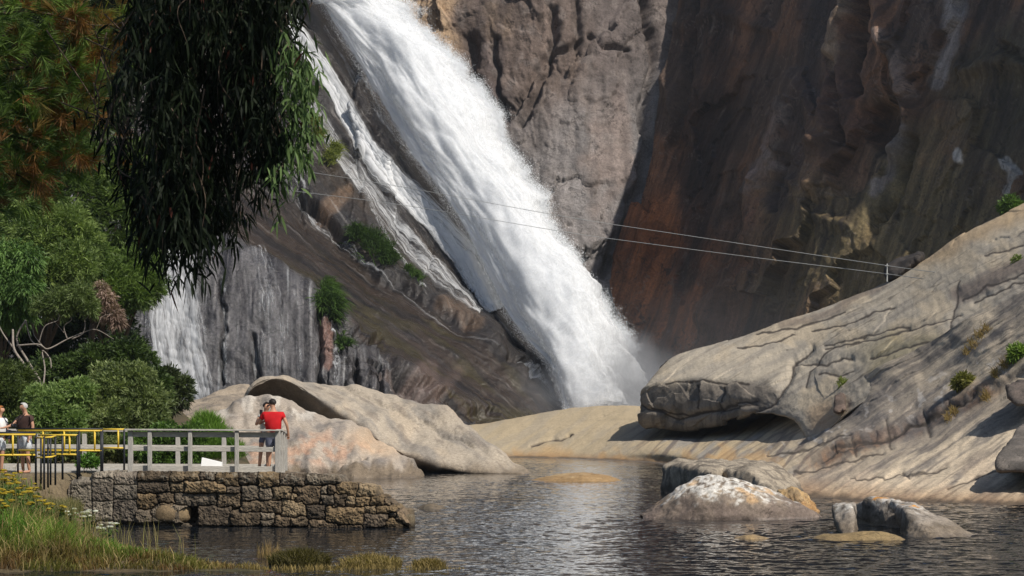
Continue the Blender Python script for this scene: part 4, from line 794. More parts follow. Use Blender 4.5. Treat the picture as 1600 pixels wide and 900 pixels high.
stones = [(330,470,45,92),(330,470,94,140),(472,606,45,93),(605,673,38,84),(674,776,50,114),(776,868,55,100),(868,965,54,118),(966,1075,55,112),(1076,1232,58,104),
 (474,535,95,142),(536,724,88,146),(724,782,116,146),(792,868,118,176),(870,926,118,176),(928,1016,110,170),(1030,1146,108,196),(1014,1050,148,176),(1146,1178,118,150),(1178,1214,115,152),(1216,1310,95,158),(1312,1390,104,160),
 (330,418,147,217),(420,490,142,190),(430,480,188,204),(495,682,146,200),(682,790,146,207),(1148,1206,152,195),(1204,1266,142,207),(1256,1300,155,205),(1300,1366,160,200),(1364,1432,155,200),(1432,1462,165,200),
 (326,390,220,272),(395,553,198,270),(605,746,203,286),(785,976,178,232),(972,1080,172,248),(1082,1166,195,264),(1168,1337,208,287),(1338,1392,200,235),(1392,1482,202,238),(1140,1160,175,195),
 (746,874,228,287),(874,936,234,262),(874,940,258,288),(936,1006,250,292),(1008,1086,252,290),(1088,1222,266,296),(1224,1332,284,300),(1336,1446,236,296),(1430,1512,262,302),(1478,1540,226,280),(1448,1482,226,250)]
mortared = [(30,124,92,272),(128,216,75,178),(128,216,182,270),(222,326,62,108),(222,326,108,170),(222,326,174,270),(150,222,268,300),(126,222,42,80),(-30,30,100,180),(-40,28,180,262)]
def w_at(zx, zy, Y): return ((100+zx/2.857-800)*Y/F, EYE+(HORIZON-(720+zy/2.857))*Y/F)
WV, WQ, WC, nW = [], [], [], 0
wr = np.random.default_rng(77)
def put_stone(s, Y0, dep, seed, palette, **kw):
    global nW
    xm = (s[0]+s[1])/2; Yf = Y0-1.25*(xm-330)/1200; x0, z1 = w_at(s[0], s[2], Yf); x1, z0 = w_at(s[1], s[3], Yf)
    P, Q = stone_mesh(x0-.03, x1+.03, z0-.024, z1+.024, Yf+wr.uniform(-.05, .06), dep, seed, **kw)
    a = lin(*palette[wr.integers(len(palette))])*wr.uniform(.75, 1.2); cc = lerp(a, a*.45, sstep(.0, .5, fbm(P, (1.5, 1.5, 1.0), 4, seed))*.9)
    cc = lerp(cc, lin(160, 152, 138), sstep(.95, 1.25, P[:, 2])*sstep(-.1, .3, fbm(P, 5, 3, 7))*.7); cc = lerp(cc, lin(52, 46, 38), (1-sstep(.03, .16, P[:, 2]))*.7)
    WV.append(P); WQ.append(Q+nW); WC.append(cc); nW += len(P)
def pier_y(zx): return 47.75-1.25*(zx-330)/1200
def face_mesh(name, rects, zx0, zx1, topline, palette, seed, jw, jdark, bulge, wamp, per_off, hole=None, zyb=306, res=2.2):
    """the front and lid of a stretch of wall: tight irregular joints between the listed stones"""
    gx_ = np.arange(zx0, zx1, res); gy_ = np.arange(-62, zyb, res); ZX, ZY = np.meshgrid(gx_, gy_); tp = np.interp(gx_, [p[0] for p in topline], [p[1] for p in topline]); tp = tp+3.5*fbm(np.stack([gx_/22, 0*gx_, 0*gx_+.7], -1), 1, 3, seed); TP = np.repeat(tp[None], len(gy_), 0)
    zy = np.maximum(ZY, TP); d_up = np.maximum(TP-ZY, 0); back = np.minimum(d_up, 60)*.036; q = np.stack([ZX/40, zy/40, back*1.2], -1); x = ZX+wamp*fbm(q, 1, 4, seed+1); y = zy+wamp*.8*fbm(q, 1, 4, seed+2)
    rr = np.random.default_rng(seed); m1 = np.full(x.shape, 1e9); m2 = m1.copy(); idx = np.zeros(x.shape, int)
    for k_, (a, b_, c_, d_) in enumerate(rects):
        dx_ = np.maximum(a-x, x-b_); dy_ = np.maximum(c_-y, y-d_); d = np.where((dx_ > 0) & (dy_ > 0), np.hypot(dx_, dy_), np.maximum(dx_, dy_)); b1 = d < m1; m2 = np.where(b1, m1, np.minimum(m2, d)); idx = np.where(b1, k_, idx); m1 = np.where(b1, d, m1)
    jn = (m2-m1)/2; gap = np.maximum(m1, 0); off = rr.normal(0, per_off, len(rects))[idx]; wid = jw*(.55+.9*rr.uniform(size=len(rects)))[idx]*(1+.6*fbm(q, 1.3, 2, seed+6))
    jd = np.exp(-(jn/np.maximum(wid, .5))**2); front = off+bulge*(1-np.exp(-np.maximum(jn, 0)/9))-.065*jd-np.minimum(gap, 12)*.012+.022*fbm(q, 2.2, 4, seed+3)+.020*ridged(q, 4, 3, seed+4)
    edge = np.exp(-back/.12)*sstep(26, 0, zy-TP)*.06; front = front-edge
    if hole: hd = 1-sstep(.75, 1.05, np.hypot((x-hole[0])/hole[2], (y-hole[1])/hole[3])**1.0); front = front-.8*hd*(back == 0)
    Yf = pier_y(ZX)-front+back; Y0 = pier_y(ZX); X = (100+ZX/2.857-800)*Y0/F; Z = EYE+(HORIZON-(720+zy/2.857))*Y0/F-.04*sstep(0, .3, back)+(back > 0)*.05*(off/per_off*.3)-.05*jd*(back > .1)-np.maximum(d_up-60, 0)*.012
    pal = np.array([lin(*p) for p in palette]); cs = pal[rr.integers(len(pal), size=len(rects))]*rr.uniform(.7, 1.2, (len(rects), 1)); c = cs[idx]
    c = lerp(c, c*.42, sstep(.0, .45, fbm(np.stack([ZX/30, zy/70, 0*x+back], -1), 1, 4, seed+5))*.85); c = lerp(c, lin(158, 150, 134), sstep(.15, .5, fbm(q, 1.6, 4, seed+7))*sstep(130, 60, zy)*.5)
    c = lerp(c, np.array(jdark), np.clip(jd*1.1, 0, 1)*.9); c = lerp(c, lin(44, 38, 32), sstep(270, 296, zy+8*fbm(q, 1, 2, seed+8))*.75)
    me = mesh_arrays(name, np.stack([X, Yf, Z], -1), quads(*X.shape), c.reshape(-1, 3)); return put(name, me, M['stone'], pier)
pier = empty('stone_pier', (-5.5, 48.6, 0)); tag(pier, 'old rubble stone pier with a broken right end below the wooden deck', 'stone wall')
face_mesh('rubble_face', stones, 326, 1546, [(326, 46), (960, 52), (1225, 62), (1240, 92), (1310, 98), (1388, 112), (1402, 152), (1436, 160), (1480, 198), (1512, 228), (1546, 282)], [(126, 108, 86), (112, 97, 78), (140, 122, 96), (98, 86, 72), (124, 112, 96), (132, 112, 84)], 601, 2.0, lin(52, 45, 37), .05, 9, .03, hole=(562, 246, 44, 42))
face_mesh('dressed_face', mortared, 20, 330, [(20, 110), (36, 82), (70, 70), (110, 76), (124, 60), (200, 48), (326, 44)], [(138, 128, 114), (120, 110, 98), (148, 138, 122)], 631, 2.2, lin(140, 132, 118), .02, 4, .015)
put_stone((400, 552, 200, 274), 47.62, .5, 999, [(140, 120, 92)], k=3.0, jit=.05)
for i in range(26):                                     # rubble of the broken tip
    zx = wr.uniform(1300, 1500); t = (zx-1300)/200; zt = 130+100*t+wr.uniform(-10, 30); put_stone((zx, zx+wr.uniform(30, 60), zt, zt+wr.uniform(28, 50)), 48.2+wr.uniform(0, 2), .5, 2000+i, [(140, 122, 92), (120, 106, 86)], k=4, n=5)
for zx in np.arange(1380, 1520, 34):
    for r_ in range(3): put_stone((zx, zx+40, 170+.55*(zx-1380)+wr.uniform(0, 12), 302), 48.3+.7*r_, .7, int(3000+zx+5*r_), [(130, 112, 88), (112, 100, 80)], k=4.5)
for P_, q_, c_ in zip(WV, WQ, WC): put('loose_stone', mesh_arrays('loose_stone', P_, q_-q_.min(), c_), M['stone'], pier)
mb = MB(); x0, _ = w_at(0, 0, 48.2); mb.box(x0-.6, w_at(326, 0, 48)[0], 48.6, 51.4, -.4, 1.10); x1, _ = w_at(322, 0, 48.1); x2, _ = w_at(1330, 0, 47.2)
mb.hexa([(x1, 48.7, -.4), (x2, 47.9, -.4), (x2, 50, -.4), (x1, 51.6, -.4)], [(x1, 48.7, 1.08), (x2, 47.9, .86), (x2, 50, .86), (x1, 51.6, 1.08)])
core = mb.mesh('core'); paint(core, np.array([*lin(64, 56, 47), 0.0])); put('core', core, M['stone'], pier)

# ------------------------------------------------------------------ wooden viewing deck with its railings
DZ = 1.31
deck = empty('viewing_deck', (-7.6, 50, DZ)); tag(deck, 'weathered grey wooden deck with railings on top of the stone pier', 'deck')
def dx(px, Y=48.0): return (px-800)*Y/F
mb = MB()
for k in range(30):
    y = 47.95+k*.15; mb.box(-16 if y > 49.4 else dx(196), dx(444.5, y), y, y+.138, DZ-.045, DZ+.002*(k % 3))
put('deck_boards', mb.mesh('deck_boards'), M['wood'], deck)
posts = [(204, 48, .12), (234, 47.93, .10), (297, 47.93, .10), (370, 47.93, .10), (434, 48, .13)]
for x, y, wd in posts:
    mb = MB(); X = dx(x, y); mb.box(X-wd/2, X+wd/2, y-.05, y+.05, DZ-.06, DZ+1.04); put('post', mb.mesh('post', bevel=.008), M['woodpost'], deck)
YB = 52.3
for x, top in ((132, .98), (278, .93), (350, .93), (60, .98)):
    mb = MB(); X = dx(x, YB); mb.box(X-.06, X+.06, YB-.05, YB+.05, DZ-.05, DZ+top-.04); put('post', mb.mesh('post', bevel=.008), M['woodpost'], deck)
for i, x in enumerate((439, 442.5, 446)):
    y = 48.5+i*1.5; mb = MB(); X = dx(x, 48.0)*(1+.0)+.02*i; X = dx(x, y); mb.box(X-.05, X+.05, y-.05, y+.05, DZ-.05, DZ+1.0); put('post', mb.mesh('post', bevel=.008), M['woodpost'], deck)
def rail(name, a, b, wd, ht): mb = MB(); mb.beam(a, b, wd, ht); put(name, mb.mesh(name, bevel=.006), M['wood'], deck)
rail('handrail', (dx(196), 47.93, DZ+1.07), (dx(437), 47.93, DZ+1.05), .17, .04)
rail('side_rail', (dx(200), 48.03, DZ+.955), (dx(434), 48.03, DZ+.935), .035, .13)
rail('mid_rail', (dx(200), 48.03, DZ+.60), (dx(434), 48.03, DZ+.57), .035, .12)
rail('kerb_board', (dx(200), 48.06, DZ+.10), (dx(434), 48.06, DZ+.07), .05, .15)
rail('handrail', (-16, YB, DZ+1.07), (dx(204, YB)-.1, YB, DZ+1.02), .17, .05); rail('handrail', (dx(204, YB), YB, DZ+.92), (dx(446, YB), YB, DZ+.88), .15, .05)
rail('mid_rail', (-16, YB-.06, DZ+.62), (dx(446, YB), YB-.06, DZ+.55), .035, .12); rail('kerb_board', (-16, YB-.08, DZ+.07), (dx(446, YB), YB-.08, DZ+.05), .04, .13)
rail('handrail', (dx(436), 48.0, DZ+1.06), (dx(447, 52.2), 52.2, DZ+.93), .14, .04); rail('mid_rail', (dx(437), 48.05, DZ+.60), (dx(447, 52.2), 52.2, DZ+.55), .035, .12)
# white panel lying tilted on the deck
pe = MB(); a = PT(313, 715, 51); b = PT(346, 722.5, 51); pe.hexa([(a[0], 51, DZ+.01), (b[0], 51, DZ+.01), (b[0], 51.25, DZ+.01), (a[0], 51.25, DZ+.01)], [(a[0]+.03, 51.05, a[2]), (b[0], 51.05, b[2]), (b[0], 51.22, b[2]), (a[0]+.03, 51.22, a[2])])
tag(put('white_panel', pe.mesh('white_panel', bevel=.008), M['white'], None, (dx(329, 51), 51.1, DZ)), 'plain white wedge shaped panel on the deck behind the railing', 'panel')

# yellow and black barriers of the chicane
def barrier(xl, xr, yl, yr, zt, zm, zfl, zfr, uprights, label, posts_at=(0, 1), top_black=0):
    """rails run from (xl, yl) to (xr, yr); z values are world heights"""
    A = np.array([dx(xl, yl), yl]); B = np.array([dx(xr, yr), yr]); at = lambda t: A+(B-A)*t
    base = empty('barrier', (*at(.5), min(zfl, zfr))); tag(base, label, 'barrier', 'yellow and black barriers by the path')
    def tube(name, pts, r_, mat): mb = MB(); mb.tube(pts, r_, 8); put(name, mb.mesh(name, smooth=True), mat, base)
    for t in posts_at:
        p = at(t); zf = zfl+(zfr-zfl)*t; tube('post', [(p[0], p[1], zf-.1), (p[0], p[1], zt+.015)], .027, M['black'])
    tube('top_rail', [(*at(-.0), zt), (*at(1), zt)], .026, M['yellow']); tube('lower_rail', [(*at(0), zm), (*at(1), zm)], .024, M['yellow'])
    for t in uprights: p = at(t); tube('upright', [(p[0], p[1], zm), (p[0], p[1], zt)], .024, M['yellow'])
    if top_black: tube('cap_rail', [(*at(-.02), zt+.045), (*at(1.0), zt+.045)], .022, M['black'])
zz = lambda py, Y: EYE+(HORIZON-py)*Y/F
barrier(-30, 56, 45.3, 45.6, zz(679, 45.5), zz(711, 45.5), zz(750, 45.5), zz(752, 45.5), (.58,), 'front left barrier beside the couple on the path, long yellow rails with a dark cap', (0, 1), 1)
barrier(60, 121, 46.4, 46.0, zz(680, 46.2), zz(710, 46.2), zz(744, 46.2), zz(742, 46.2), (.08, .8), 'barrier with two yellow uprights standing right of the black post cluster', (.62, 1))
barrier(28, 160, 48.8, 48.4, zz(673, 48.5), zz(704, 48.5), 1.28, 1.28, (.30, .55, .91), 'longest barrier behind the others, ending in a thick black double post', (0, .73, .985, 1), 1)
barrier(161, 194, 49.0, 48.9, zz(671, 49), zz(700, 49), 1.28, 1.28, (.72,), 'short barrier closing the gap to the grey wooden railing', (1,))
cl = empty('turnstile_posts', PT(73, 750, 45.2)); tag(cl, 'cluster of black posts joined by short rails where the barriers meet', 'barrier posts')
for x, Y, pt, pb in ((69, 45.0, 682, 755), (75, 45.5, 683, 752), (79, 46.0, 680, 748), (86.5, 45.4, 682, 748), (64, 46.2, 684, 746)):
    mb = MB(); X = dx(x, Y); mb.tube([(X, Y, zz(pb, Y)-.15), (X, Y, zz(pt, Y))], .024, 8); put('post', mb.mesh('post', smooth=True), M['black'], cl)
for pyy in (683, 714):
    mb = MB(); a_ = [PT(57, pyy+1, 45.6), PT(69, pyy+1, 45.0), PT(80, pyy, 45.1), PT(87, pyy-2, 45.4)]; mb.tube(a_, .022, 8); put('short_rail', mb.mesh('short_rail', smooth=True), M['palebark'] if 0 else M['yellow'], cl)

# ------------------------------------------------------------------ people
def skin_mesh(verts, edges, rad, sub=1):
    me = bpy.data.meshes.new('t'); me.from_pydata([tuple(v) for v in verts], edges, []); o = bpy.data.objects.new('t', me); C.objects.link(o)
    sk = o.modifiers.new('s', 'SKIN'); sv = me.skin_vertices[0].data
    for i, r_ in enumerate(rad): sv[i].radius = r_ if isinstance(r_, tuple) else (r_, r_)
    sv[0].use_root = True; sk.use_smooth_shade = True; ss = o.modifiers.new('b', 'SUBSURF'); ss.levels = sub; ss.render_levels = sub
    dg = bpy.context.evaluated_depsgraph_get(); dg.update(); m2 = bpy.data.meshes.new_from_object(o.evaluated_get(dg)); bpy.data.objects.remove(o); return m2
class Fig:
    def __init__(s, X, Y, Z, yaw, hgt): s.b = np.array([X, Y, Z]); s.c, s.s = math.cos(yaw), math.sin(yaw); s.k = hgt/1.75
    def w(s, p): x, y, z = np.array(p, float)*s.k; return np.array([x*s.c-y*s.s, x*s.s+y*s.c, z])+s.b
    def skin(s, V, Eg, Rd, sub=1): return skin_mesh([s.w(v) for v in V], Eg, [(a[0]*s.k, a[1]*s.k) if isinstance(a, tuple) else a*s.k for a in Rd], sub)
def person(name, X, Y, Z, yaw, hgt, label, arms, shirt, shorts, hair, headturn=(0, 0), stance=((.10, 0), (-.10, 0)), short_len=.42, bulk=1.0, longhair=False, shoes=None, sleeve=.55, shades=False, lean=0):
    f = Fig(X, Y, Z, yaw, hgt); root = empty(name, f.b); tag(root, label, 'person'); tx, ty = headturn; L = lean
    V = [(0, 0, .94), (0, L*.4, 1.13), (0, L*.7, 1.32), (0, L, 1.46), (tx*.3, ty*.3+L, 1.53), (tx*.7, ty*.7+L-.005, 1.60), (tx, ty+L, 1.67), (tx, ty+L+.01, 1.725), (tx*1.6, ty*1.6+L-.0, 1.655)]
    Eg = [(0, 1), (1, 2), (2, 3), (3, 4), (4, 5), (5, 6), (6, 7)]; B = bulk
    Rd = [(.145*B, .11*B), (.125*B, .10*B), (.15*B, .11*B), (.075, .07), .055, (.068, .075), (.082, .092), (.062, .07), .02]
    nose = np.array([tx, ty, 0]); hd = np.array([0, -1, 0]) if abs(tx)+abs(ty) < .03 else nose/np.linalg.norm(nose)
    V[8] = tuple(np.array([tx, ty+L, 1.645])+hd*.10); Eg.append((6, 8)); sd = np.array([-hd[1], hd[0], 0])
    for sg in (1, -1): V.append(tuple(np.array([tx, ty+L, 1.655])+sd*sg*.085)); Rd.append(.02); Eg.append((6, len(V)-1))
    hips = []
    for sg, (fx, fy) in zip((1, -1), stance):
        n0 = len(V); V += [(sg*.09, 0, .88), (sg*.09*.4+fx*.55, fy*.4-.015, .49), (fx, fy+.02, .10), (fx, fy+.045, .04), (fx+sg*.012, fy-.09, .032), (fx+sg*.015, fy-.165, .025)]
        Rd += [(.088*B, .09*B), .06, .042, .038, .04, .026]; Eg += [(0, n0)]+[(n0+i, n0+i+1) for i in range(5)]; hips.append(n0)
    sh = []
    for sg, (el, wr_, hdir) in zip((1, -1), arms):
        n0 = len(V); V += [(sg*.178*B, L*.9, 1.385), el, wr_]; Rd += [.056, .043, .029]; Eg += [(2, n0), (n0, n0+1), (n0+1, n0+2)]; sh.append(n0)
        wr_ = np.array(wr_, float); h = np.array(hdir, float); h /= np.linalg.norm(h); side = np.cross(h, (0, 0, 1.0)); side = side/np.linalg.norm(side) if np.linalg.norm(side) > .1 else np.array([0, -1.0, 0]); cur = np.cross(side, h)
        pl = len(V); V.append(tuple(wr_+h*.075)); Rd.append((.034, .02)); Eg.append((n0+2, pl))
        for q, (o_, ln) in enumerate(((-.03, .062), (-.01, .072), (.01, .068), (.028, .055))):
            a = wr_+h*.085+side*o_; V += [tuple(a+h*ln*.5), tuple(a+h*ln*.85-cur*.02)]; Rd += [.0095, .008]; Eg += [(pl, len(V)-2), (len(V)-2, len(V)-1)]
        V += [tuple(wr_+h*.05+side*-.045), tuple(wr_+h*.085+side*-.055)]; Rd += [.011, .009]; Eg += [(n0+2, len(V)-2), (len(V)-2, len(V)-1)]
    put('body', f.skin(V, Eg, Rd, 1), M['skin'], root)
    g = np.array
    sv = [(0, 0, .90), V[1], V[2], (0, L, 1.445)]; se = [(0, 1), (1, 2), (2, 3)]; sr = [(.175*B, .145*B), (.168*B, .14*B), (.185*B, .145*B), (.115, .095)]
    for n0 in sh:
        a, b_ = g(V[n0]), g(V[n0+1]); n1 = len(sv); sv += [tuple(a), tuple(a+(b_-a)*sleeve)]; sr += [.080, .074]; se += [(2, n1), (n1, n1+1)]
    put('shirt', f.skin(sv, se, sr, 1), shirt, root)
    sv = [(0, 0, .97), (0, 0, .90)]; se = [(0, 1)]; sr = [(.155*B, .12*B), (.165*B, .13*B)]
    for n0 in hips:
        a, b_ = g(V[n0]), g(V[n0+1]); n1 = len(sv); sv += [tuple(a-g((0, 0, .02))), tuple(a+(b_-a)*(short_len/.42)*.85)]; sr += [(.10*B, .105*B), .092*B]; se += [(1, n1), (n1, n1+1)]
    put('shorts', f.skin(sv, se, sr, 1), shorts, root)
    bk = -hd; bm = bmesh.new(); bmesh.ops.create_icosphere(bm, subdivisions=3, radius=1.0); hc = g((tx, ty+L, 1.672)); drop = .17 if longhair else .055
    for v_ in list(bm.verts):
        n_ = g(v_.co); fr2 = float(np.dot(n_, hd)); low_ = -n_[2]
        if n_[2] < .18+.75*max(fr2, 0)-(1.1 if longhair else .75)*max(-fr2, 0)-(.5 if abs(np.dot(n_, sd)) > .6 and fr2 < .35 else 0)*(1.6 if longhair else 1): bm.verts.remove(v_); continue
        q = hc+sd*np.dot(n_, sd)*.092+hd*fr2*.106+g((0, 0, n_[2]*.098)); 
        if longhair and n_[2] < 0: q = q+g((0, 0, n_[2]*.08))
        v_.co = Vector(f.w(q+.004*RNG.normal(size=3)))
    hm = bpy.data.meshes.new('hair'); bm.to_mesh(hm); bm.free(); hm.polygons.foreach_set('use_smooth', np.full(len(hm.polygons), True)); put('hair', hm, hair, root)
    if shades:
        mb = MB(); e = [g((tx, ty+L, 1.685))+hd*.088+sd*s_ for s_ in (-.075, -.03, .03, .075)]; mb.tube([f.w(q) for q in e], .02*f.k, 6); put('sunglasses', mb.mesh('sunglasses', smooth=True), M['darkgear'], root)
    if shoes:
        for n0 in hips: put('shoe', f.skin([g(V[n0+3])+g((0, .01, .005)), g(V[n0+4])+g((0, 0, .01)), g(V[n0+5])+g((0, -.02, .008))], [(0, 1), (1, 2)], [.05, .052, .038], 1), shoes, root)
    return f, root
PY = 49.0
person('person', dx(427, 49.4), 49.4, DZ, math.pi, 1.84, 'person in a red t-shirt and blue grey shorts with back turned at the deck railing',
 (((.37, -.06, 1.15), (.24, -.28, 1.23), (-.9, -.3, .3)), ((-.335, .06, 1.15), (-.37, -.03, .91), (.1, -.3, -.9))), M['red'], M['bluegrey'], M['darkhair'], headturn=(.025, -.03), stance=((.10, -.03), (-.13, .05)), shoes=M['darkgear'], bulk=1.26)
fw, _ = person('person', dx(415, 49.95), 49.95, DZ, .15, 1.76, 'person in sunglasses facing the camera, half hidden by the one in red',
 (((.22, -.10, 1.18), (.05, -.26, 1.15), (-.5, -.2, .2)), ((-.25, -.06, 1.17), (-.13, -.16, 1.38), (.1, -.3, .9))), M['greycloth'], M['bluegrey'], M['darkhair'], headturn=(.03, -.025), stance=((.05, 0), (-.16, -.02)), shades=True, sleeve=.12, bulk=.88, short_len=.25)
mb = MB(); p_ = fw.w((-.12, -.24, 1.50)); mb.box(p_[0]-.04, p_[0]+.04, p_[1]-.01, p_[1]+.01, p_[2]-.035, p_[2]+.07)
tag(put('phone', mb.mesh('phone', bevel=.006), M['darkgear'], None, p_), 'small black phone held up by the person in sunglasses', 'phone')
fm, _ = person('person', dx(40, PY), PY, 1.27, -.75, 1.78, 'grey haired person in a brown polo shirt and pale shorts reaching out a hand',
 (((.30, .02, 1.14), (.27, -.08, .90), (0, -.25, -.9)), ((-.26, -.22, 1.20), (-.25, -.47, 1.13), (-.1, -.9, -.05))), M['brown'], M['paleshorts'], M['greyhair'], headturn=(-.02, -.05), stance=((.10, .02), (-.12, -.02)), bulk=1.36)
mb = MB(); p_ = fm.w((-.03, -.31, 1.19)); mb.box(p_[0]-.07, p_[0]+.07, p_[1]-.04, p_[1]+.04, p_[2]-.05, p_[2]+.05); mb.tube([p_+np.array([-.01, -.03, 0]), p_+np.array([-.03, -.12, 0])], .04, 10)
cm_ = empty('camera_body', p_-np.array([0, 0, .05])); cm_.name = 'photo_camera'; tag(cm_, 'black camera hanging on the chest of the brown shirted person', 'camera')
put('camera_body', mb.mesh('camera_body', bevel=.01), M['darkgear'], cm_)
mb = MB(); mb.tube([p_+np.array([-.06, 0, .04]), fm.w((-.09, -.24, 1.34)), fm.w((-.07, -.05, 1.50))], .008, 5); mb.tube([p_+np.array([.06, 0, .04]), fm.w((.08, -.24, 1.34)), fm.w((.07, -.05, 1.50))], .008, 5); put('strap', mb.mesh('strap', smooth=True), M['darkgear'], cm_)
fo, _ = person('person', dx(-1, PY+.1), PY+.1, 1.27, 1.0, 1.70, 'person with ginger hair and a white top at the left picture edge',
 (((.24, -.02, 1.16), (.24, -.10, .93), (0, -.2, -.9)), ((-.24, -.05, 1.15), (-.16, -.25, 1.02), (.2, -.6, .1))), M['whitecloth'], M['paleshorts'], M['redhair'], headturn=(.02, -.04), stance=((.09, 0), (-.10, .02)), longhair=True, bulk=1.12)
p_ = fo.w((.24, -.10, 1.05)); bagr = empty('handbag', p_-np.array([0, 0, .14])); tag(bagr, 'dark navy shoulder bag on the ginger haired person', 'handbag')
mb = MB(); mb.hexa([p_+np.array(q) for q in ((-.09, -.05, -.14), (.13, -.05, -.17), (.13, .05, -.17), (-.09, .05, -.14))], [p_+np.array(q) for q in ((-.08, -.03, .10), (.08, -.03, .06), (.08, .03, .06), (-.08, .03, .10))]); put('bag_body', mb.mesh('bag_body', bevel=.015), M['navy'], bagr)
mb = MB(); mb.tube([p_+np.array([-.05, -.06, .08]), fo.w((.14, -.17, 1.30)), fo.w((.05, -.06, 1.49))], .016, 6); put('strap', mb.mesh('strap', smooth=True), M['navy'], bagr)
# ------------------------------------------------------------------ vegetation
def unit(v): return v/(np.linalg.norm(v, axis=-1, keepdims=True)+1e-9)
def leaf_arrays(c, d, L, W, col, sag=0.0, r=RNG):
    """one kite shaped leaf per row: base point, direction, length, width, colour"""
    n = len(c); L = np.broadcast_to(L, (n,))[:, None]; W = np.broadcast_to(W, (n,))[:, None]; s = unit(np.cross(d, r.normal(size=(n, 3))))
    mid = c+d*L*.45; tip = c+d*L; tip[:, 2] -= sag*L[:, 0]
    V = np.stack([c, mid+s*W/2, tip, mid-s*W/2], 1).reshape(-1, 3); return V, (np.arange(n)[:, None]*4+np.arange(4)), np.repeat(col, 4, 0)
def join(parts):
    V, Q, Cc, n = [], [], [], 0
    for v, q, c in parts: V.append(v); Q.append(q+n); Cc.append(c); n += len(v)
    return np.concatenate(V), np.concatenate(Q), np.concatenate(Cc)
def blob_points(blobs, n, r=RNG, shell=.5, lump=.28):
    """points through the outer part of a cluster of lumpy blobs; also outward direction"""
    B = np.array([[*PT(a, b, Y), rr*Y/F] for a, b, Y, rr in blobs]); wgt = B[:, 3]**2; k = r.choice(len(B), n, p=wgt/wgt.sum()); u = unit(r.normal(size=(n, 3)))
    rad = B[k, 3]*(shell+(1-shell)*r.uniform(size=n)**.6)*(1+lump*1.6*perlin(u*2.2+k[:, None]*7.7)); return B[k, :3]+u*rad[:, None]*np.array([1, 1, .92]), u
def tuft_crown(name, parent, blobs, n, per, L, W, cols, spread=.8, up=.25, sag=.15, shell=.5, lump=.28, mat='leaf', patchy=.9):
    c, u = blob_points(blobs, n, shell=shell, lump=lump); d0 = unit(u+np.array([0, 0, up])); c = np.repeat(c, per, 0); d = unit(np.repeat(d0, per, 0)+RNG.normal(0, spread, (n*per, 3))*.7)
    t = np.clip(.5+.55*perlin(c*patchy)+np.repeat(RNG.normal(0, .22, n), per)+RNG.normal(0, .1, n*per), 0, 1); col = lerp(np.array(cols[0]), np.array(cols[1]), t)
    if len(cols) > 2: m_ = RNG.uniform(size=n*per) < .05; col[m_] = cols[2]
    V, Q, cc = leaf_arrays(c+RNG.normal(0, L*.15, c.shape), d, L*RNG.uniform(.6, 1.25, n*per), W*RNG.uniform(.7, 1.2, n*per), col, sag)
    return put(name, mesh_arrays(name, V, Q, cc, False), M[mat], parent)
def limb_mesh(name, lines, mat, parent, wob=.0):
    mb = MB()
    for pts, r0, r1 in lines:
        q = catmull(np.array(pts, float), max(6, 5*len(pts))); mb.tube(q, np.linspace(r0, r1, len(q)), 7)
    return put(name, mb.mesh(name, smooth=True), mat, parent)
def ground_pt(px, Y): X = (px-800)*Y/F; return np.array([X, Y, float(gz_at(X, Y)[0])])
def tree(label, base, blobs, n, per, L, W, cols, name='tree', cat='tree', trunk=.14, bark='bark', group=None, **kw):
    b = ground_pt(*base); t = empty(name, b); tag(t, label, cat, group)
    tops = [PT(a, c_, Y) for a, c_, Y, r_ in blobs]; mid = np.mean(tops, 0); fork = b+(mid-b)*np.array([.5, .5, .45]); lines = [([b-np.array([0, 0, .2]), b+(fork-b)*.5+RNG.normal(0, .1, 3), fork], trunk, trunk*.7)]
    for q in tops: lines.append(([fork, fork+(q-fork)*.5+RNG.normal(0, .2, 3), q], trunk*.55, trunk*.15))
    limb_mesh('trunk', lines, M[bark], t); tuft_crown('crown', t, blobs, n, per, L, W, cols, **kw); return t
G = lambda *c: lin(*c)
# trees on the bank, far to near
tree('dark evergreen mass filling the shade behind the lighter trees', (40, 96), [(60, 470, 94, 85), (150, 520, 93, 62), (0, 560, 94, 80), (195, 560, 92, 38), (120, 430, 95, 75), (20, 380, 95, 80), (90, 600, 92, 50), (-60, 430, 95, 90), (200, 440, 93, 40)], 9000, 5, .42, .12, [G(26, 36, 22), G(48, 64, 34)], trunk=.3)
tree('tall dark trees filling the upper left corner behind the pine', (20, 100), [(30, 60, 97, 90), (120, 30, 98, 80), (150, 150, 97, 60), (40, 180, 97, 90), (-50, 120, 97, 90), (-40, 0, 98, 90), (100, -60, 98, 90), (200, -20, 98, 60), (190, 90, 98, 50)], 8000, 5, .5, .13, [G(28, 38, 22), G(64, 78, 42)], trunk=.35)
tree('tall mid green acacia rising behind the pine boughs', (130, 88), [(150, 262, 86, 52), (200, 300, 86, 48), (122, 300, 85, 52), (182, 352, 85, 52), (218, 385, 85, 36), (90, 250, 86, 56), (40, 270, 86, 60), (230, 330, 86, 34), (215, 255, 87, 40)], 5200, 7, .36, .062, [G(50, 70, 32), G(104, 124, 60)], trunk=.2, lump=.4)
tree('acacia overhanging the white veil of water with a ragged right edge', (180, 85), [(205, 428, 83, 40), (232, 450, 83, 24), (172, 455, 82, 42), (140, 408, 82, 36), (212, 462, 82, 22), (150, 440, 83, 40), (222, 405, 84, 26)], 3000, 7, .34, .055, [G(62, 84, 38), G(108, 130, 62)], trunk=.16, lump=.4)
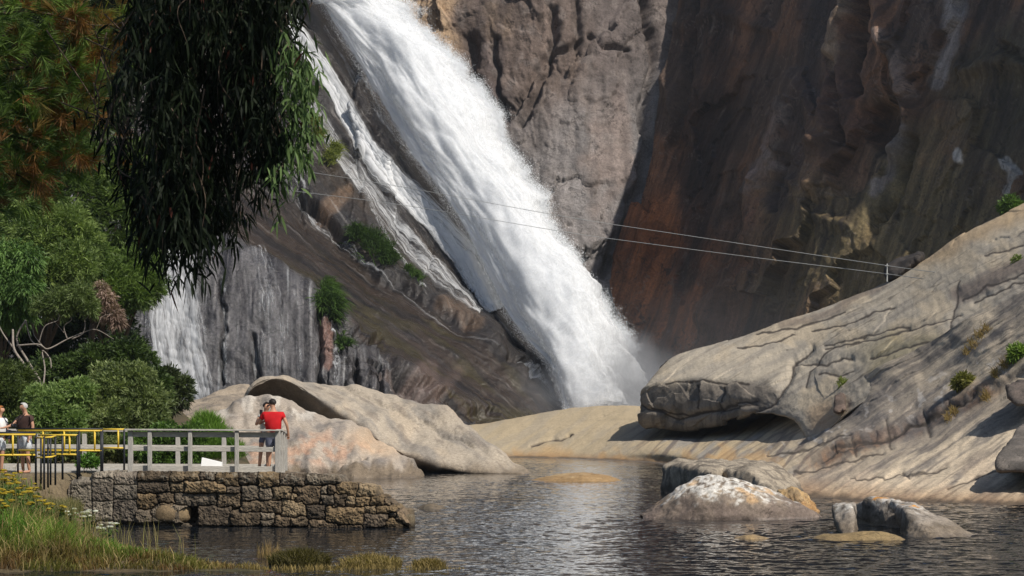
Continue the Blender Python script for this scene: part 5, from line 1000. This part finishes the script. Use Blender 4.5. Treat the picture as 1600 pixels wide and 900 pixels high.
tree('rounded light green mimosa with soft feathery foliage, left of the acacias', (60, 80), [(72, 385, 77, 58), (116, 415, 76, 36), (34, 415, 77, 42), (98, 352, 77, 38), (40, 352, 78, 42), (82, 430, 76, 36), (125, 375, 77, 30)], 6500, 7, .27, .052, [G(72, 94, 44), G(136, 154, 86)], trunk=.18, lump=.35)
tree('bright green fern leaved tree at the left picture edge', (-10, 74), [(18, 430, 72, 30), (45, 405, 72, 22), (18, 480, 72, 34), (-20, 440, 72, 40), (40, 452, 71, 20), (10, 395, 72, 22)], 1700, 6, .30, .075, [G(66, 92, 46), G(112, 142, 76)], trunk=.12, sag=.5, lump=.45)
# bare pale tree
b = ground_pt(62, 69); t = empty('tree', b); tag(t, 'half bare tree with pale twisted branches and a thin olive top', 'tree')
PB = lambda *L_: [PT(x, y, 69+dy) for x, y, dy in L_]
limb_mesh('trunk', [(PB((66, 640, 0), (60, 605, 0), (38, 570, -.3), (22, 545, -.3), (20, 515, 0)), 0.0620, 0.0372), (PB((68, 640, .3), (64, 600, .3), (44, 565, .4), (26, 530, .4), (40, 500, .3)), 0.0558, 0.0310), (PB((68, 600, 0), (70, 575, .2), (66, 548, .3), (78, 560, .3), (80, 575, .2)), 0.0310, 0.0186),
 (PB((26, 540, 0), (60, 538, -.2), (75, 545, 0), (105, 530, .2), (128, 520, .3)), 0.0341, 0.0186), (PB((40, 500, .3), (48, 530, .3), (62, 542, .2)), 0.0248, 0.0186), (PB((105, 530, .2), (100, 510, .1), (112, 498, 0), (96, 480, -.1)), 0.0248, 0.0112), (PB((112, 530, .2), (130, 520, .2), (132, 500, .2), (120, 482, .2)), 0.0279, 0.0124), (PB((128, 520, .3), (150, 515, .4), (178, 530, .5)), 0.0217, 0.0074),
 (PB((60, 538, -.2), (70, 510, -.3), (92, 498, -.3), (84, 470, -.3)), 0.0217, 0.0074), (PB((132, 500, .2), (146, 486, .2), (150, 470, .1)), 0.0155, 0.0062), (PB((22, 545, 0), (4, 520, .3), (-10, 490, .4)), 0.0310, 0.0186), (PB((70, 545, 0), (52, 520, .4), (56, 496, .4)), 0.0186, 0.0074), (PB((96, 480, -.1), (110, 460, 0), (104, 444, 0)), 0.0124, 0.0050), (PB((150, 515, .4), (160, 495, .3), (176, 490, .3)), 0.0124, 0.0050),
 (PB((100, 520, .1), (84, 500, .2), (74, 478, .2)), 0.0124, 0.0050), (PB((120, 482, .2), (130, 462, .2), (124, 448, .2)), 0.0112, 0.0050)], M['palebark'], t)
tuft_crown('crown', t, [(95, 472, 69, 26), (125, 460, 69, 22), (70, 480, 69, 20), (140, 480, 69, 16)], 1100, 5, .20, .04, [G(74, 90, 46), G(116, 132, 78)], shell=.2)
tree('dry pinkish brown shrub drooping between the green acacias', (160, 83), [(165, 468, 80.5, 14), (172, 488, 80.5, 15), (182, 500, 80.5, 11), (158, 452, 80.5, 11)], 500, 6, .26, .05, [G(120, 100, 90), G(172, 150, 138)], name='shrub', cat='shrub', trunk=.05, sag=.4)
sh = dict(name='shrub', cat='shrub', trunk=.06)
tree('large olive green willow shrub behind the boardwalk railing', (190, 64), [(185, 612, 62, 44), (228, 636, 61.5, 36), (150, 640, 61.5, 34), (212, 596, 62, 28), (180, 660, 61, 34), (240, 665, 61, 26), (165, 590, 62.5, 20)], 5200, 6, .19, .05, [G(80, 94, 54), G(146, 158, 102)], lump=.4, **sh)
tree('pale green bush directly behind the grey haired walker', (100, 62), [(98, 632, 60.5, 32), (74, 652, 60, 26), (122, 612, 60.5, 22), (110, 664, 60, 26), (60, 620, 61, 18)], 2600, 6, .18, .05, [G(92, 116, 60), G(140, 160, 96)], lump=.4, **sh)
tree('small dark shrub standing against the white water veil', (268, 78), [(268, 602, 76, 22), (282, 618, 76, 17), (262, 588, 76, 14), (256, 625, 76, 22), (290, 598, 76, 9)], 1000, 5, .25, .07, [G(50, 60, 40), G(92, 104, 66)], lump=.5, **sh)
tree('tall shaded shrub at the left edge behind the two walkers', (10, 64), [(22, 625, 63, 34), (-10, 600, 63, 40), (0, 660, 63, 40), (44, 670, 62, 28), (30, 590, 64, 24)], 2800, 6, .20, .05, [G(56, 70, 36), G(104, 118, 62)], lump=.4, **sh)
tree('dark green thicket between willow shrub and wet rock wall', (150, 76), [(150, 570, 74, 34), (200, 558, 74, 30), (225, 575, 74, 24), (110, 585, 74, 30), (238, 600, 73, 26), (70, 590, 74, 30)], 2600, 6, .25, .07, [G(38, 54, 28), G(84, 104, 52)], lump=.4, **sh)
tree('low leafy bush seen through the deck railing', (262, 56), [(262, 690, 54.8, 30), (300, 690, 54.8, 26), (225, 695, 54.6, 26), (255, 712, 54.5, 22), (300, 712, 54.4, 20)], 2600, 6, .14, .05, [G(58, 84, 36), G(110, 140, 66)], lump=.4, **sh)
tree('spiky bright green broom bush beside the boulders', (326, 57), [(322, 668, 55.4, 20), (338, 688, 55.2, 20), (310, 685, 55.2, 18), (330, 704, 55, 18), (362, 706, 55, 15)], 1700, 6, .24, .02, [G(82, 116, 40), G(132, 164, 74)], up=1.2, sag=0, spread=.4, **sh)
tree('brownish green hedge at the foot of the path railing', (120, 57), [(150, 700, 55.2, 24), (190, 702, 55.1, 22), (110, 700, 55.2, 24), (70, 702, 55.2, 24), (30, 704, 55.2, 24)], 2400, 6, .14, .045, [G(86, 92, 52), G(128, 138, 80)], lump=.4, **sh)
tree('small green weed clump on the path between barriers', (138, 49.6), [(137, 718, 49.4, 9), (128, 722, 49.3, 7), (146, 722, 49.3, 7)], 220, 5, .11, .05, [G(72, 108, 42), G(122, 158, 72)], name='weed_clump', cat='weeds', trunk=.012)

# grass
def blades(c, h, w_, lean, col, r=RNG):
    """one tapering bent blade per row"""
    n = len(c); a = r.uniform(0, 2*np.pi, n); dd = np.stack([np.cos(a), np.sin(a), 0*a], -1); s = np.stack([-np.sin(a), np.cos(a), 0*a], -1)
    s = unit(s*.6+np.array([1, 0, 0])*np.sign(s[:, :1]+1e-6)*.8); h = h[:, None]; l = lean[:, None]*h; w_ = np.broadcast_to(w_, (n,))[:, None]; z = np.array([0, 0, 1.0])
    p1 = c+z*h*.55+dd*l*.3; p2 = c+z*h*(1-.25*lean[:, None])+dd*l
    V = np.stack([c-s*w_/2, c+s*w_/2, p1+s*w_*.38, p1-s*w_*.38, p2+s*w_*.06, p2-s*w_*.06], 1).reshape(-1, 3); i = np.arange(n)[:, None]*6
    cc = np.stack([col*.8, col*.8, col, col, col*1.12, col*1.12], 1).reshape(-1, 3); return V, np.concatenate([i+np.array([0, 1, 2, 3]), i+np.array([3, 2, 4, 5])]), cc
n = 70000; X = RNG.uniform(-15.5, -3.6, n); Y = RNG.uniform(32.9, 48.4, n); d = land_d(X, Y); keep = (d > .02) & (Y < 47.6) & (X/Y > -.285) & (RNG.uniform(size=n) < np.clip(1.25-(Y-34)/26, .35, 1)); keep &= ~((Y > 46.3) & (X > -11.4))
X, Y, d = X[keep], Y[keep], d[keep]; n = len(X); base = np.stack([X, Y, gz_at(X, Y)-.02], -1)
q = np.stack([X, Y, 0*X+.3], -1); pxg = X/Y*F+800
gA = sstep(-.25, .35, perlin(q*.55)+.6*perlin(q*1.7)); rust = (1-sstep(.5, 3.0, Y-33.0-.9*perlin(q*.8)))*(.6+.4*sstep(-.2, .3, perlin(q*1.3)))
col = lerp(G(84, 122, 40), G(120, 146, 60), gA); col = lerp(col, G(104, 148, 46), np.exp(-((pxg-190)/110)**2)*np.exp(-((Y-37.5)/2.2)**2)*.8); col = lerp(col, G(118, 88, 54), np.clip(rust*.95, 0, 1)); col = lerp(col, G(150, 126, 78), sstep(270, 400, pxg)*.6)
dry = RNG.uniform(size=n) < .09; col[dry] = G(176, 156, 106); col = lerp(col, G(108, 84, 56), sstep(.1, .45, perlin(q*1.1+9))*.6); col *= RNG.uniform(.55, 1.2, n)[:, None]
h = RNG.uniform(.16, .42, n)*(1+.45*perlin(q*.9))*np.clip(.45+.5*sstep(0, 1.5, d), 0, 1)*np.where(dry, 1.3, 1); h *= np.where(pxg < 110, 1.35, .85)
V, Q, cc = blades(base, h, RNG.uniform(.012, .024, n), RNG.uniform(.1, .75, n), col)
# stalks with seed heads along the water side and stems in the tall weeds
n2 = 900; X = RNG.uniform(-14, -3.5, n2); Y = RNG.uniform(34.5, 45, n2); k2 = (land_d(X, Y) > .05) & (X/Y > -.285) & ((land_d(X, Y) < 1.2) | (X < -9.6)); X, Y = X[k2], Y[k2]; n2 = len(X)
b2 = np.stack([X, Y, gz_at(X, Y)], -1); col2 = lerp(G(170, 150, 104), G(128, 128, 74), RNG.uniform(size=n2)); V2, Q2, c2 = blades(b2, RNG.uniform(.45, .8, n2)*np.where(X < -9.5, 1.25, 1), np.full(n2, .011), RNG.uniform(.05, .3, n2), col2)
V, Q, cc = join([(V, Q, cc), (V2, Q2, c2)])
tag(put('grass', mesh_arrays('grass', V, Q, cc, False), M['grass']), kind='stuff')
def tussock(label, px, Y, wpx, n, hgt, cols, name='grass_tussock', zb=0.0, depth=None, lean=(.2, .8), wd=.018, mound=.0, group=None):
    rx = wpx*Y/F/2; a = RNG.uniform(0, 2*np.pi, n); rr = RNG.uniform(0, 1, n)**.6; X0 = (px-800)*Y/F; c_ = np.stack([X0+rx*rr*np.cos(a), Y+min(rx, depth or rx)*rr*np.sin(a), zb+mound*(1-rr**2)], -1)
    col = lerp(np.array(cols[0]), np.array(cols[1]), RNG.uniform(size=n))*RNG.uniform(.7, 1.2, n)[:, None]; V, Q, cc = blades(c_, hgt*RNG.uniform(.5, 1.1, n)*(1-.35*rr), np.full(n, wd), RNG.uniform(*lean, n), col)
    tag(put(name, mesh_arrays(name, V, Q, cc, False), M['grass'], None, (X0, Y, zb)), label, 'grass tuft', group)
tussock('dark olive grass tussock at the water edge, widest of the row', 468, 34.6, 96, 2300, .36, [G(58, 54, 30), G(104, 96, 54)], mound=.05, lean=(.15, 1.0), zb=-.03)
tussock('dry tan grass tuft right of the dark tussock at the water edge', 580, 34.2, 96, 1100, .32, [G(110, 98, 58), G(160, 140, 90)], mound=.0, zb=-.03)
tussock('small tan grass tuft at the right end of the row in the water', 670, 34.1, 52, 600, .25, [G(108, 94, 56), G(156, 136, 86)], mound=.0, zb=-.03)
tussock('sparse golden fringe of short grass stems along the near water edge', 520, 33.55, 420, 900, .17, [G(116, 100, 56), G(168, 146, 92)], zb=-.05, depth=.5, lean=(.1, .6), wd=.014)
tussock('thin dry sprigs growing from the water near the grass spit', 420, 36.3, 40, 90, .42, [G(150, 124, 84), G(170, 146, 100)], wd=.011, lean=(.05, .3))
# yellow ragwort and white umbels
def wild(label, px, Y, hgt, flower, nst, cat='wildflower', spread=.3, fs=.06, grp=None):
    b = ground_pt(px, Y); t = empty('wildflower', b); tag(t, label, cat, grp); lines = []; heads = []; lv = []
    for k in range(nst):
        a = RNG.uniform(0, 6.28); tip = b+np.array([math.cos(a)*spread*RNG.uniform(.2, 1), math.sin(a)*spread*RNG.uniform(.2, 1), hgt*RNG.uniform(.7, 1.05)]); lines.append(([b-np.array([0, 0, .05]), b+(tip-b)*.5+np.array([0, 0, .05]), tip], .009, .005))
        m_ = 9; heads.append(tip+RNG.normal(0, 1, (m_, 3))*np.array([.075, .075, .022])); tt = RNG.uniform(.1, .85, 26)[:, None]; lv.append(b+(tip-b)*tt+RNG.normal(0, .02, (26, 3)))
    limb_mesh('stem', lines, mat_stem, t); lv = np.concatenate(lv); d = unit(RNG.normal(size=lv.shape)+np.array([0, 0, .3])); V, Q, cc = leaf_arrays(lv, d, .13, .03, lerp(G(70, 96, 44), G(116, 136, 70), RNG.uniform(size=len(lv))), .3); put('leaves', mesh_arrays('leaves', V, Q, cc, False), M['grass'], t)
    for hp in heads: put_head(hp, flower, fs, t)
def put_head(hp, flower, fs, t):
    bm = bmesh.new(); bmesh.ops.create_icosphere(bm, subdivisions=2, radius=1.0); c0 = hp.mean(0); r_ = RNG.uniform(.05, .09)
    for v_ in bm.verts: k_ = RNG.uniform(.7, 1.25); v_.co = Vector((c0[0]+v_.co.x*r_*k_, c0[1]+v_.co.y*r_*k_, c0[2]+v_.co.z*r_*.32*k_))
    me = bpy.data.meshes.new('flower_head'); bm.to_mesh(me); bm.free(); paint(me, np.array(flower)*RNG.uniform(.6, 1.1, (len(me.vertices), 1))); put('flower_head', me, M['grass'], t)
mat_stem = mat_plain('green_stem', (.10, .13, .05), .8, .3, 12, .1)
yel = [.50, .38, .04]
for px, Y, hh, ns in ((12, 42.2, 1.0, 9), (30, 43.4, .95, 8), (48, 42.0, .8, 7), (22, 40.4, .8, 8), (66, 43.0, .75, 6), (4, 39.2, .75, 7), (85, 42.6, .6, 5), (42, 40.6, .7, 6), (8, 37.8, .7, 6), (60, 40.4, .55, 5)): wild('ragwort plant with flat yellow flower heads in the tall grass at left', px, Y, hh, yel, ns, grp='yellow ragwort plants in the left grass')
for px, Y, hh, ns in ((135, 44.4, .55, 6), (165, 43.6, .5, 6), (120, 45.0, .5, 5)): wild('plant with small white flower heads at the foot of the dressed stones', px, Y, hh, [.75, .75, .68], ns, grp='white flowers by the pier foot', fs=.04)
for px, Y, w_, hh, nn in ((84, 46.0, 46, .55, 420), (100, 46.9, 40, .5, 380), (112, 47.3, 34, .5, 320), (92, 45.2, 50, .5, 420), (70, 45.0, 60, .6, 500)):
    b = ground_pt(px, Y); tussock('tall grey green weeds going to seed in front of the barrier posts', px, Y, w_, nn, hh, [G(96, 104, 62), G(158, 148, 104)], name='weeds', zb=max(b[2], .35)-.03, lean=(.1, .5), wd=.014, group='tall weeds by the barrier posts')
# grass hanging on the rock faces
def cliff_grass(label, pts, n, hgt, cols, surf, wd=.10, fall=.6):
    cs = []; ns = []
    for x, y, r_ in pts:
        for _ in range(max(1, n*r_//sum(p[2] for p in pts))):
            P_, N_ = surf(x+RNG.normal(0, r_*.45), y+RNG.normal(0, r_*.4)); cs.append(P_); ns.append(N_)
    cs = np.array(cs); ns = np.array(ns); m_ = len(cs); d = unit(ns*.7+RNG.normal(0, .5, (m_, 3))+np.array([0, 0, .55])); L_ = hgt*RNG.uniform(.5, 1.2, m_); s = unit(np.cross(d, RNG.normal(size=(m_, 3))))*wd/2
    p1 = cs+d*L_[:, None]*.5; p2 = p1+unit(d+np.array([0, 0, -1.6*fall]))*L_[:, None]*.5; V = np.stack([cs-s, cs+s, p1+s*.9, p1-s*.9, p2+s*.1, p2-s*.1], 1).reshape(-1, 3); i = np.arange(m_)[:, None]*6
    col = lerp(np.array(cols[0]), np.array(cols[1]), RNG.uniform(size=m_)); me = mesh_arrays('hanging_grass', V, np.concatenate([i+np.array([0, 1, 2, 3]), i+np.array([3, 2, 4, 5])]), np.repeat(col, 6, 0), False)
    tag(put('hanging_grass', me, M['grass'], None, cs[np.argmin(cs[:, 2])]), label, 'grass tuft')
gc = [G(40, 60, 24), G(86, 114, 50)]
cliff_grass('round green grass clump hanging on the grey wet wall', [(510, 456, 11), (514, 470, 14), (520, 482, 11), (506, 476, 8)], 1500, 1.7, gc, on_dome)
cliff_grass('small green grass tuft just below the round hanging clump', [(541, 512, 4), (542, 524, 6), (542, 534, 4)], 350, 1.2, gc, on_dome)
cliff_grass('largest dark green grass patch along the rock ledge', [(560, 372, 10), (580, 382, 14), (596, 396, 14), (608, 410, 9), (555, 366, 6)], 1900, 1.6, [G(34, 52, 22), G(76, 102, 44)], on_dome)
cliff_grass('little bright green tuft right of the large grass patch', [(636, 425, 5), (644, 430, 6), (652, 434, 4)], 350, 1.2, gc, on_dome)
cliff_grass('yellow green grass tufts on the rock beside the eucalyptus leaves', [(496, 220, 9), (522, 238, 9), (515, 255, 9), (490, 200, 8)], 900, 1.6, [G(88, 100, 42), G(142, 148, 74)], on_dome)
cliff_grass('small green plant at the dark foot of the dome', [(705, 632, 5), (710, 638, 5), (698, 630, 4)], 260, 1.2, gc, on_dome)
def slab_bush(label, px_, py_, rpx, n, cols, L_=.28, W_=.07, lowset=False):
    P_ = on_slab(px_, py_) if not lowset else low_pt(px_, py_); Y = P_[1]; t = empty('plant', P_); tag(t, label, 'plant'); lines = [([P_, P_+np.array([RNG.normal(0, .1), -.05, rpx*Y/F*.8])], .02, .008) for _ in range(5)]; limb_mesh('stem', lines, M['bark'], t)
    tuft_crown('foliage', t, [(px_, py_-rpx*.5, Y-.2, rpx), (px_-rpx*.7, py_-rpx*.2, Y-.2, rpx*.6), (px_+rpx*.7, py_-rpx*.2, Y-.2, rpx*.6)], n, 5, L_, W_, cols, shell=.2)
_lo = [o for o in bpy.data.objects if o.name.startswith('rock_slab')][0]; _lv = mesh_co(_lo.data); _lpx = _lv[:, 0]/_lv[:, 1]*F+800; _lpy = HORIZON-(_lv[:, 2]-EYE)/_lv[:, 1]*F
def low_pt(x, y): return _lv[np.argmin((_lpx-x)**2+(_lpy-y)**2)]
slab_bush('round olive green plant growing from a crack in the right slab', 1506, 602, 13, 260, [G(104, 106, 52), G(150, 146, 80)], lowset=True)
slab_bush('bright green plant at the right edge above the dry grass', 1592, 556, 12, 240, [G(80, 110, 40), G(136, 160, 70)], lowset=True)
slab_bush('dark green plants along the skyline at the far upper right', 1580, 326, 14, 340, [G(54, 80, 34), G(104, 134, 60)], .4, .1)
slab_bush('small green sprig on the great slab above the dark niche', 1316, 600, 6, 60, [G(100, 116, 50), G(140, 150, 80)], .25, .05)
slab_bush('tiny green sprig high on the great slab at right', 1590, 408, 6, 60, [G(96, 116, 50), G(140, 154, 80)], .25, .05)
drycol = [G(128, 108, 72), G(164, 142, 98)]
for lab, pts in (('dry straw coloured grass in the upper crack of the right slab', [(1520, 540, 8), (1530, 525, 8), (1540, 515, 7), (1510, 552, 6)]), ('dry straw grass beside the round olive plant', [(1555, 585, 8), (1570, 572, 8), (1580, 562, 7)]), ('dry brown grass on the broken ledge of the right slab', [(1490, 645, 6), (1480, 655, 6), (1540, 622, 8)])):
    cliff_grass(lab, pts, 260, .34, drycol, lambda x, y: (low_pt(x, y), np.array([-.3, -.5, .8])), .03, .3)

# ------------------------------------------------------------------ cables across the gorge
def cable(label, pts):
    q = catmull(np.array([PT(*p) for p in pts]), 60); mb = MB(); mb.tube(q, .021, 6); tag(put('cable', mb.mesh('cable', smooth=True), M['cable'], None, q[0]), label, 'cable', 'thin steel cables across the gorge')
cable('upper of two thin cables spanning from dome to slab', [(440, 262, 176), (640, 294, 168), (880, 338, 158), (1100, 372, 149), (1386, 415, 138), (1500, 430, 128), (1640, 445, 118)])
cable('lower of two thin cables spanning from dome to slab', [(440, 296, 176), (640, 322, 168), (880, 362, 158), (1000, 379, 153), (1200, 405, 145), (1386, 428, 138), (1500, 444, 128), (1640, 464, 118)])
mb = MB(); a = PT(1386, 412, 138); mb.tube([PT(1386, 440, 138), a], .05, 6); mb.beam(PT(1386, 415, 138)-np.array([.12, 0, 0]), PT(1386, 415, 138)+np.array([.12, 0, 0]), .06, .06); mb.beam(PT(1386, 428, 138)-np.array([.12, 0, 0]), PT(1386, 428, 138)+np.array([.12, 0, 0]), .06, .06); tag(put('cable_post', mb.mesh('cable_post'), M['cable'], None, PT(1386, 440, 138)), 'short metal post carrying both cables by the dark notch', 'post')

# ------------------------------------------------------------------ overhanging trees near the camera
def in_poly(x, y, pl):
    ins = np.zeros(x.shape, bool); pl = np.vstack([pl, pl[:1]])
    for (x1, y1), (x2, y2) in zip(pl[:-1], pl[1:]):
        if y1 != y2: ins ^= ((y1 > y) != (y2 > y)) & (x < (x2-x1)*(y-y1)/(y2-y1)+x1)
    return ins
def sample_poly(pl, n, y0=None):
    pl = np.array(pl, float); lo, hi = pl.min(0), pl.max(0); out_ = np.zeros((0, 2))
    while len(out_) < n:
        p = RNG.uniform(lo, hi, (n*3, 2)); out_ = np.vstack([out_, p[in_poly(p[:, 0], p[:, 1], pl)]])
    return out_[:n]
# eucalyptus
et = empty('eucalyptus_tree', (-7.2, 21.0, .6)); tag(et, 'eucalyptus with long drooping dark leaves hanging in front of the falls', 'tree')
EP = lambda x, y, Y: PT(x, y, Y)
limb_mesh('trunk', [([(-7.2, 21, .3), (-7.0, 20.8, 4), (-6.2, 20.5, 8), (-4.8, 20.2, 11.5), (-3.6, 20, 14)], .28, .10)], M['bark'], et)
limb_mesh('limb', [([(-5.0, 20.2, 10.8), EP(240, -60, 20.5), EP(212, 70, 20.3), EP(250, 150, 19.8), EP(330, 170, 19.4)], .03, .008), ([(-5.0, 20.2, 10.8), EP(228, -40, 20.8), EP(188, 120, 20.6), EP(160, 215, 20.3), EP(150, 238, 20.2)], .03, .006), ([EP(188, 120, 20.6), EP(200, 190, 20.3), EP(185, 262, 20.1), EP(240, 290, 19.8)], .014, .006), ([(-5.4, 20.3, 10), EP(270, -120, 20), EP(330, 20, 19.8), EP(360, 140, 19.6)], .06, .012), ([(-4.6, 20.2, 11.5), EP(380, -180, 20), EP(430, -40, 19.8), EP(452, 60, 19.6)], .05, .01), ([(-5, 20.2, 10.8), EP(250, -100, 20.8), EP(220, 30, 20.6), EP(210, 120, 20.4)], .05, .012), ([(-4.2, 20.1, 12.4), (-2.2, 19.6, 12.6), (-0.9, 19.2, 12.2)], .07, .02), ([(-3.8, 20, 13.5), (-3, 18.6, 13), (-2.4, 17.6, 12)], .07, .02)], M['bark'], et)
def long_leaves(c, d, L, W, col, curl=.5):
    n = len(c); L = L[:, None]; W = W[:, None]; s = unit(np.cross(d, RNG.normal(size=(n, 3)))); e = np.cross(s, d); cu = RNG.normal(0, curl, n)[:, None]; dn = np.array([0, 0, -1.0]); rows = []
    for t, w_ in ((0, .12), (.25, .85), (.6, .8), (1.0, .05)):
        p = c+d*L*t*(1-.3*t)+dn*L*.3*t*t+s*cu*L*.35*t*t; rows += [p+e*W*w_/2, p-e*W*w_/2]
    V = np.stack(rows, 1).reshape(-1, 3); i = np.arange(n)[:, None]*8; return V, np.concatenate([i+np.array([2*k, 2*k+1, 2*k+3, 2*k+2]) for k in range(3)]), np.repeat(col, 8, 0)
def hang(poly, ntw, Y0, Y1, per, cols, name, mat='gum', Ls=(.15, .29), extra=None):
    tw = sample_poly(poly, ntw); Yd = RNG.uniform(Y0, Y1, ntw); P_ = np.array([PT(a, b, c) for (a, b), c in zip(tw, Yd)]); 
    if extra is not None: P_ = np.vstack([P_, extra])
    m_ = len(P_); gp = perlin(P_*np.array([1.4, .5, 1.1])+2.3); pxx = P_[:, 0]/P_[:, 1]*F+800; P_ = P_[gp > np.where(pxx < 250, .08, np.where(P_[:, 2] < EYE+290*20/F, -.02, -.24))] if ntw > 500 else P_; m_ = len(P_); strand = np.repeat(RNG.uniform(size=m_) < .3, per)[:, None]
    c = np.repeat(P_, per, 0)+RNG.normal(0, .07, (m_*per, 3))*np.where(strand, .55, 1)+np.array([0, 0, 1.0])*np.where(strand, RNG.uniform(-.42, .3, (m_*per, 1)), RNG.uniform(-.05, .28, (m_*per, 1))); d = unit(RNG.normal(0, .55, (m_*per, 3))+np.array([0, 0, -.9]))
    t = RNG.uniform(size=m_*per); col = lerp(np.array(cols[0]), np.array(cols[1]), t); rd = RNG.uniform(size=m_*per) < .008; col[rd] = G(92, 54, 44)
    V, Q, cc = long_leaves(c, d, RNG.uniform(*Ls, m_*per), RNG.uniform(.022, .036, m_*per), col); return put(name, mesh_arrays(name, V, Q, cc), M[mat], et)
euc = [(222, -60), (468, -60), (466, 10), (462, 40), (440, 70), (446, 120), (440, 170), (446, 220), (438, 262), (420, 290), (390, 310), (385, 340), (355, 350), (330, 362), (300, 372), (262, 380), (228, 365), (208, 335), (188, 295), (176, 255), (150, 220), (134, 190), (170, 125), (205, 60)]
top = np.stack([RNG.uniform(-3.7, -.4, 1300), RNG.uniform(15.5, 20.6, 1300), RNG.uniform(7.6, 11.8, 1300)], -1)
top = top[(top[:, 2] > 7.2+.33*(top[:, 0]+3)**2*.3) & (EYE+660*top[:, 1]/F+.45 < top[:, 2])]  # unseen crown above the view, added to shade the hanging leaves
hang(euc, 2600, 18.6, 21.6, 8, [G(17, 24, 17), G(38, 48, 30)], 'foliage', extra=top)  # shade inside the crown painted into the near-black leaf colours
hang([(208, 360), (330, 358), (345, 345), (380, 325), (358, 360), (310, 392), (262, 400), (225, 395)], 110, 19, 20.5, 5, [G(17, 24, 17), G(38, 48, 30)], 'foliage')
hang([(440, 85), (470, 96), (490, 115), (492, 145), (478, 180), (490, 200), (484, 228), (462, 262), (440, 300), (424, 300), (446, 240), (452, 180), (446, 130)], 110, 18.3, 19.2, 6, [G(62, 82, 46), G(104, 126, 76)], 'sunlit_tint_foliage', Ls=(.14, .22))  # right fringe: same leaves in a lighter colour, sunlight painted in
tw = sample_poly(euc, 150); lines = []
for a, b_ in tw:
    Y = RNG.uniform(18.6, 21.4); p = PT(a, b_, Y); lines.append(([p+np.array([RNG.normal(0, .25), RNG.normal(0, .2), RNG.uniform(.4, .9)]), p+np.array([RNG.normal(0, .06), 0, .2]), p-np.array([RNG.normal(0, .05), 0, .15])], .008, .003))
for a_, b_ in ((462, 110), (470, 150), (466, 215), (440, 280)): lines.append(([EP(400, b_-110, 19.6), EP(440, b_-60, 19.2), EP(a_, b_, 18.8)], .014, .004))
limb_mesh('twigs', lines, M['bark'], et)
# pine boughs
pt_ = empty('pine_tree', (-10.5, 24.5, .7)); tag(pt_, 'pine boughs with green and rusty brown needles, upper left corner', 'tree')
limb_mesh('trunk', [([(-10.5, 24.5, .4), (-10.4, 24.5, 5), (-10.2, 24.5, 11)], .3, .18)], M['bark'], pt_)
pb = [[(-60, 70), (20, 45), (60, 90), (130, 110)], [(-60, 130), (40, 150), (90, 185), (150, 190)], [(-60, 10), (60, 20), (150, 40), (235, 25)], [(-60, 200), (30, 215), (80, 245), (140, 250)], [(-60, 240), (20, 270), (60, 300)], [(-60, -40), (80, -30), (200, -10), (255, 0)], [(-60, 100), (60, 100), (140, 60), (200, 70)], [(-60, 170), (10, 180), (60, 140), (130, 140)]]
lines = []; tips = []
for k, L_ in enumerate(pb):
    Y = 23.4+.25*((k*3) % 5); pts = [np.array([-10.3, 24.5, PT(0, L_[0][1], 24)[2]-.3])]+[PT(a, b_, Y+RNG.normal(0, .25)) for a, b_ in L_]; pts[0][2] -= .5; pts[1][2] -= .18; lines.append((pts, .026, .005)); q = catmull(np.array(pts[1:]), 16)
    for p in q: tips += [p+RNG.normal(0, .12, 3)*np.array([1.2, 1.4, 1.0]) for _ in range(3)]
limb_mesh('limb', lines, M['bark'], pt_)
pp = sample_poly([(-30, -40), (255, -40), (250, 40), (235, 60), (195, 75), (190, 110), (165, 130), (160, 160), (140, 200), (135, 230), (100, 260), (60, 300), (30, 330), (-30, 340)], 360); tips += [PT(a, b_, RNG.uniform(22.6, 25.2)) for a, b_ in pp]
tips = np.array(tips); nt_ = len(tips); per = 38; ax = unit(RNG.normal(0, .6, (nt_, 3))+np.array([.7, -.3, .15])); c = np.repeat(tips, per, 0)+np.repeat(ax, per, 0)*RNG.uniform(0, .10, (nt_*per, 1)); d = unit(np.repeat(ax, per, 0)*1.1+RNG.normal(0, .46, (nt_*per, 3)))
lowp = sstep(5.3, 6.6, tips[:, 2]); tn = np.clip(.5+.7*perlin(tips*.9+3)+RNG.normal(0, .2, nt_), 0, 1); tc = lerp(G(72, 96, 44), G(118, 142, 68), RNG.uniform(size=nt_)); tc = lerp(tc, G(138, 90, 50), sstep(.52, .66, tn)*.85)
V, Q, cc = leaf_arrays(c, d, RNG.uniform(.16, .28, nt_*per), .0105, np.repeat(tc, per, 0)*RNG.uniform(.75, 1.2, nt_*per)[:, None], .06)
put('needles', mesh_arrays('needles', V, Q, cc, False), M['leaf'], pt_)
